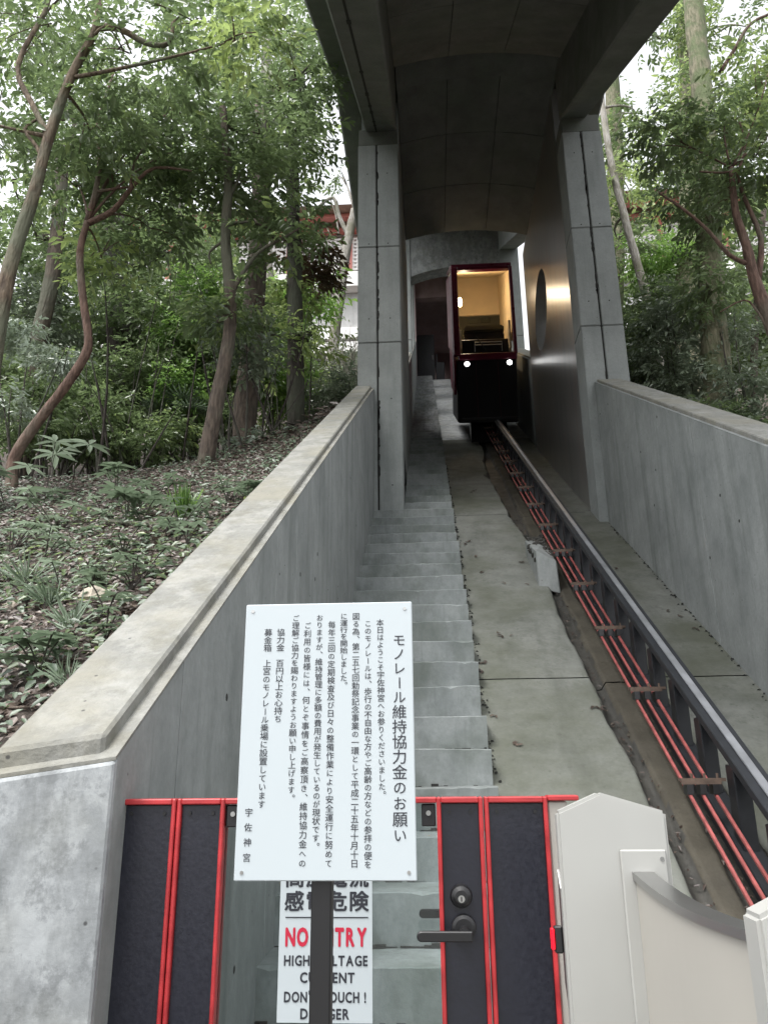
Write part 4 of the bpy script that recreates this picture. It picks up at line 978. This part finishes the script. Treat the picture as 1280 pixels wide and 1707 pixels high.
whorl('ferny light green plant near the left edge', 20, 925, 4, 9, .15, 6, .22, tone=.8, hgt=.14)
whorl('ferny light green plant left of the dead twigs', 75, 935, 4, 9, .13, 6, .22, tone=.75, hgt=.12)
whorl('low green plant by the parapet on the slope', 175, 1080, 3, 8, .07, 6, .4, tone=.5, hgt=.08)
whorl('dark low plant in the centre of the litter', 205, 925, 4, 9, .07, 8, .45, tone=.3, hgt=.1)
whorl('low leafy plant beside the pale stone', 220, 985, 3, 9, .06, 8, .45, tone=.4, hgt=.1)
for k in range(26):
    px = random.uniform(0, 420); py = random.uniform(850, 1150)
    if py > 1290 - px*1.05 - 40: py = max(840, 1230 - px*1.1)
    if px > 330 and py > 900: continue
    whorl('small green seedling standing in the leaf litter of the left slope', px, py, 4, random.choice((5, 7, 9)), random.uniform(.08, .15), random.choice((2, 3, 5)), random.uniform(.2, .4), tone=random.uniform(.3, .7), hgt=random.uniform(.05, .12), group='seedlings in the litter', name='seedling')
def grass(label, px, py, n=60, L=.2, leaf='herb', tone=.8, spread=.5, name='grass_tuft'):
    for k in range(400):
        Y = 1.4 + k*.02; p = at(px, py, Y)
        if p.z <= float(hill(np.array([p.x]), np.array([Y]), -1)[0]): break
    a = rng.random(n)*6.28; sp = rng.random(n)*spread
    D = np.stack([np.cos(a)*sp, np.sin(a)*sp, np.full(n, .6)], -1); Nn = np.stack([np.cos(a), np.sin(a), np.full(n, -.2)], -1)
    C = np.tile(np.array(tuple(p)), (n, 1)) + rng.normal(size=(n, 3))*.01; Ls = L*(.6+.5*rng.random(n))
    o = link(name, leaf_mesh(name, np.zeros((n, 3))+C-np.array(tuple(p)), D, Nn, Ls, np.full(n, .0028)*L/.2+Ls*.006, np.clip(tone+.2*rng.normal(size=n), 0, 1)), leaf); o.location = p
    return tag(o, label, 'grass tuft', 'grass tufts on the left slope')
grass('bright green grass tuft below the leaning fork', 305, 868, 90, .22, 'leaf_bright', .7, .6)
grass('spidery pale grass tuft at mid left', 45, 975, 46, .18, spread=2.2)
grass('spidery pale grass tuft right of the white rock', 85, 1010, 40, .17, spread=2.4)
grass('spidery pale grass tuft lower on the slope', 120, 1050, 50, .15, spread=2.4)
grass('small grass tuft nearest the parapet', 115, 1140, 36, .10, spread=2.2)
# ivy-like ground cover and dead leaves: nobody could count them
def scatter(name, n, L, leaf, label, tone0, region, dens=None, flat=.25, wr=.5, lift=.02, side=-1):
    x = rng.uniform(region[0], region[1], n); y = region[2] + (region[3]-region[2])*rng.random(n)**1.25
    if dens is not None:
        k = rng.random(n) < dens(x, y); x, y = x[k], y[k]
    z = hill(x, y, side); m = len(x)
    a = rng.random(m)*6.28
    D = np.stack([np.cos(a), np.sin(a), .55*np.sin(a)*1 + rng.normal(size=m)*flat], -1)
    Nn = np.stack([rng.normal(size=m)*flat, -S + rng.normal(size=m)*flat, np.ones(m)], -1)
    C = np.stack([x, y, z + lift*rng.random(m)], -1); Ls = L*(.5+rng.random(m))
    o = link(name, leaf_mesh(name, C, D, Nn, Ls, Ls*wr, np.clip(tone0 + .21*rng.normal(size=m), 0, 1)), leaf)
    return tag(o, label, name.replace('_', ' '), kind='stuff')
ivy = lambda x, y: np.clip(.55 + .6*vnoise(x, y, 1.2), .08, 1)
scatter('leaf_litter', 48000, .036, 'litter', 'brown dead leaves covering the left slope', .34, (-5.5, -.92, 1.3, 7.5), flat=.35)
scatter('leaf_litter', 9000, .09, 'litter', 'dead leaves under the far left trees', .3, (-8, -.92, 7, 13), flat=.35)
scatter('ground_cover', 34000, .038, 'herb', 'low green creeping leaves over the left slope', .3, (-5.5, -.92, 1.4, 7.4), dens=ivy, lift=.07)
scatter('ground_cover', 9000, .036, 'leaf', 'dark low leaves near the parapet', .5, (-3, -.92, 1.8, 5), dens=lambda x, y: np.clip(.3+.8*vnoise(x+5, y, 1.6), 0, 1), lift=.06)
scatter('leaf_litter', 9000, .09, 'litter', 'dead leaves on the right slope', .3, (2.45, 8, 4, 14), flat=.3, side=1)
# stones, fallen branches
def stone(label, px, py, r):
    for k in range(400):
        Y = 1.4 + k*.02; p = at(px, py, Y)
        if p.z <= float(hill(np.array([p.x]), np.array([Y]), -1)[0]): break
    b = MB(); b.tube([Vector((0, 0, -r*.6)), Vector((0, 0, -.2*r)), Vector((0, 0, r*.3)), Vector((0, 0, r*.6))], [r*.7, r, r*.8, r*.3], 9, .2)
    o = b.build('stone', 'rock'); o.location = p; return tag(o, label, 'stone', 'stones on the left slope')
stone('flat tan stone in the middle of the slope', 160, 995, .075); stone('small whitish angular stone near the left edge', 24, 1012, .045)
for i, (a, b_) in enumerate((((170, 868), (330, 885)), ((245, 870), (320, 880)), ((180, 930), (290, 885)), ((0, 1180), (60, 1178)))):
    pts = []
    for (px, py) in (a, ((a[0]+b_[0])/2, (a[1]+b_[1])/2+random.uniform(-8, 8)), b_):
        for k in range(400):
            Y = 1.4 + k*.02; p = at(px, py, Y)
            if p.z <= float(hill(np.array([p.x]), np.array([Y]), -1)[0])+.02: break
        pts.append(p)
    tag(MB().tube(pts, [.018, .014, .008] if i < 2 else [.006, .005, .004], 6, .15).build('fallen_branch', 'bark_brown'),
        ('long fallen branch lying across the slope below the crest', 'short thick fallen branch beside the grass tuft', 'thin twig slanting over the litter', 'pale twig low at the left edge')[i], 'branch', 'fallen branches on the left slope')

# --- right hillside
tree('pale slender leaning trunk close to the right column', [(1106, 690), (1100, 620), (1085, 530), (1062, 440), (1040, 360), (1018, 270), (1004, 180), (990, 60)], 11, (17, 11),
     [(1040, 300, .4, 50, 60, 130, .35), (1060, 190, .6, 60, 60, 110), (1030, 400, .8, 40, 50, 90, .1)], bark='bark_pale', L=.11, group=G2, extra=[([(1085, 520), (1075, 480), (1078, 560), (1086, 610)], (3, 3))])
tree('stout mottled trunk with climbing leaves, behind the right parapet', [(1198, 720), (1194, 640), (1188, 540), (1182, 430), (1178, 320), (1172, 180), (1160, 60), (1150, -40)], 9.0, (50, 36),
     [(1180, 480, -.3, 38, 60, 170), (1170, 250, -.2, 70, 60, 240, .05), (1150, 330, -.2, 60, 50, 200, -.1), (1250, 180, 0, 80, 60, 240, .1), (1190, 370, -.3, 40, 60, 120, -.1)], bark='bark_moss', L=.09, group=G2)
tree('reddish forked trunk at the right edge', [(1310, 620), (1285, 540), (1258, 470), (1243, 410), (1225, 350), (1218, 280)], 6.5, (30, 9),
     [(1260, 260, 0, 80, 70, 220, .1), (1210, 200, .2, 70, 50, 190, .15), (1230, 330, .2, 60, 40, 90), (1120, 230, .4, 60, 50, 150, .05), (1280, 120, .1, 70, 80, 240, .3)], bark='bark_red', L=.085, group=G2,
     extra=[([(1246, 440), (1215, 425), (1180, 385), (1140, 350), (1098, 322)], (9, 4)), ([(1262, 470), (1268, 400), (1240, 330), (1226, 285)], (12, 5)), ([(1226, 285), (1200, 288), (1165, 286)], (5, 3)), ([(1228, 290), (1242, 240), (1230, 200)], (6, 3)), ([(1200, 120), (1225, 80), (1250, 40), (1290, 20)], (8, 5)), ([(1285, 560), (1262, 520), (1240, 500), (1200, 520)], (5, 2))])
tree('dark ivy-clad trunk high beside the canopy edge', [(1020, 620), (1024, 480), (1026, 340), (1022, 180), (1012, 40)], 14, (34, 26), [(1025, 230, 0, 30, 90, 150, .2), (1060, 420, -.5, 50, 40, 100, .1)], bark='bark_moss', L=.12, group=G2)
tree('tall leafy trunk in the bright upper right', [(1145, 560), (1150, 420), (1152, 280), (1150, 120), (1140, -30)], 13, (44, 38), [(1150, 160, -.6, 36, 80, 260, .25), (1150, 40, -.6, 34, 60, 200, .2), (1220, 40, 0, 100, 60, 150), (1080, 60, 0, 60, 50, 60)], bark='bark_moss', L=.12, group=G2)
tree('thin grey trunk at the right between creepers', [(1262, 700), (1256, 600), (1262, 480), (1272, 350)], 10, (14, 10), [(1240, 560, 0, 60, 50, 130), (1260, 440, 0, 60, 60, 160)], bark='bark_brown', L=.10, group=G2)
G3 = 'shrubs under the right trees'
shrub('grey-leaved shrub right of the pale leaning trunk', 1150, 700, 9.5, 1, [(1130, 530, 0, 60, 45, 260, .05), (1100, 600, 0, 70, 50, 240), (1140, 640, -.3, 60, 40, 200)], leaf='leaf_grey', L=.085, group=G3)
shrub('bright green shrub high on the right bank', 1110, 620, 13, 1, [(1090, 430, 0, 60, 35, 240, .3), (1140, 440, 0, 60, 40, 220, .35)], leaf='leaf_bright', L=.09, group=G3)
shrub('dark shrub between right column and leaning trunk', 1060, 680, 10, 1, [(1060, 560, 0, 40, 50, 160), (1060, 640, 0, 50, 40, 180, -.05), (1090, 500, .3, 40, 40, 120)], leaf='leaf', L=.085, group=G3)
shrub('thin twiggy shrub right of the stout trunk', 1240, 730, 8.5, 1, [(1250, 640, 0, 50, 50, 130), (1270, 700, 0, 50, 40, 160), (1230, 560, .4, 50, 40, 90)], leaf='leaf_grey', L=.075, group=G3, stems=9)
shrub('green creeper leaves at the foot of the stout trunk', 1195, 730, 8.4, 1, [(1195, 700, 0, 35, 28, 120), (1240, 730, 0, 40, 25, 110)], leaf='leaf', L=.07, group=G3)

# far woods that read as one mass
def far(name, label, boxes, L, leaf):
    bl = []
    for px, py, Y, rx, rz, n, ts in boxes:
        c = at(px, py, Y); s = Y/F; bl.append((tuple(c), (rx*s, 2.0, rz*s), int(n*(.9 if py > 450 else .3)), ts+.1))
    return tag(link(name, leaf_mesh(name, *sprays(bl, L, per=7, hollow=.0, wr=.5)), leaf), label, 'woods', kind='stuff')
far('distant_woods', 'distant evergreen woods closing the view on the left', [(60, 600, 16, 180, 120, 700, -.1), (300, 600, 17, 170, 110, 700, -.05), (120, 400, 18, 200, 120, 800, 0), (330, 380, 19, 130, 120, 700, .05), (200, 200, 20, 260, 130, 700, .05), (440, 200, 20, 110, 150, 420, .1), (450, 560, 18, 70, 110, 300, .1), (60, 60, 20, 200, 120, 350, 0), (430, 20, 22, 150, 80, 250, .1)], .24, 'leaf')
far('distant_woods', 'distant evergreen woods closing the view on the right', [(1100, 560, 16, 120, 90, 500, -.05), (1240, 560, 17, 100, 100, 420, 0), (1120, 440, 19, 110, 50, 260, .1), (1230, 330, 18, 90, 70, 220, .1), (1100, 330, 22, 90, 60, 160, .2), (1060, 250, 22, 60, 100, 120, .2), (1210, 180, 20, 130, 90, 200, .1)], .24, 'leaf')

# ------------------------------------------------------------------ fallen leaves and twigs on the ramp
def on_ramp(px, py):
    for k in range(1500):
        Y = 2 + k*.01; p = at(px, py, Y)
        if p.z <= inc(0, Y, HR).z: return p
    return p
spots = [(792, 820), (795, 818), (788, 822), (860, 1247), (1000, 1182), (990, 1180), (1005, 1186), (780, 905), (785, 903), (778, 908), (800, 955), (803, 957), (842, 973), (790, 929), (828, 1058), (838, 1062), (850, 1061), (805, 1107), (812, 1107), (825, 1195), (806, 1122), (770, 780), (765, 800), (880, 975), (870, 940), (1045, 880), (1030, 950), (1110, 1020), (1130, 1030), (1162, 1050), (1230, 1070), (855, 1240)]
for i, (px, py) in enumerate(spots):
    p = on_ramp(px, py); a = random.random()*6.28; k = 2; L_ = random.uniform(.025, .055)
    C = np.zeros((k, 3)); D = np.array([[math.cos(a+q), math.sin(a+q), S*math.sin(a+q)+.15] for q in (0, 1.3)]); Nn = np.array([[0, -.6, 1], [.3, -.6, 1.]])
    o = link('fallen_leaf', leaf_mesh('fallen_leaf', C, D, Nn, np.full(k, L_), np.full(k, L_*.4), np.array([random.random()*.5]*k)), 'litter'); o.location = p + Vector((0, 0, .012))
    tag(o, 'small curled dry leaf lying on the concrete ramp', 'leaf', 'dry leaves scattered on the ramp')
# rubble and rotting leaves in the low end of the trough
rb = MB()
for _ in range(520):
    Y = 1.75 + 1.9*random.random()**1.4; x = random.uniform(.98, 1.38); r = random.uniform(.006, .022)
    p = inc(x, Y, HR+.07); rb.tube([p-Vector((0, 0, r*.5)), p, p+Vector((0, 0, r*.6))], [r*.9, r, r*.4], 5, .4)
tag(rb.build('rubble', 'trough'), 'dark wet rubble in the low end of the rail trough', 'rubble', kind='stuff')
n_ = 1500; yy = 1.75 + 8*rng.random(n_)**2.2; xx = .97 + .42*rng.random(n_); zz = EYE + S*yy - HR - .06
aa = rng.random(n_)*6.28
tag(link('trough_leaves', leaf_mesh('trough_leaves', np.stack([xx, yy, zz + .02*rng.random(n_)], -1), np.stack([np.cos(aa), np.sin(aa), S*np.sin(aa)+.2*rng.normal(size=n_)], -1), np.stack([rng.normal(size=n_)*.3, -S+rng.normal(size=n_)*.3, np.ones(n_)], -1), .02+.025*rng.random(n_), np.full(n_, .012), .35*rng.random(n_)), 'litter'), 'rotting dead leaves lying in the rail trough', 'leaves', kind='stuff')
# dirt along the stair edge
dd = MB()
for _ in range(260):
    Y = random.uniform(2.5, 12); p = inc(.30 + abs(random.gauss(0, .018)), Y, HR-.004); r = random.uniform(.004, .012)
    dd.tube([p, p+Vector((0, 0, r*.7))], [r, r*.5], 5, .4)
for _ in range(160):
    Y = random.uniform(3, 8.6); p = inc(2.035 - abs(random.gauss(0, .012)), Y, HR-.004); r = random.uniform(.004, .012)
    dd.tube([p, p+Vector((0, 0, r*.7))], [r, r*.5], 5, .4)
tag(dd.build('dirt_crumbs', 'dark_joint'), 'dark dirt gathered along the edges of the ramp', 'dirt', kind='stuff')
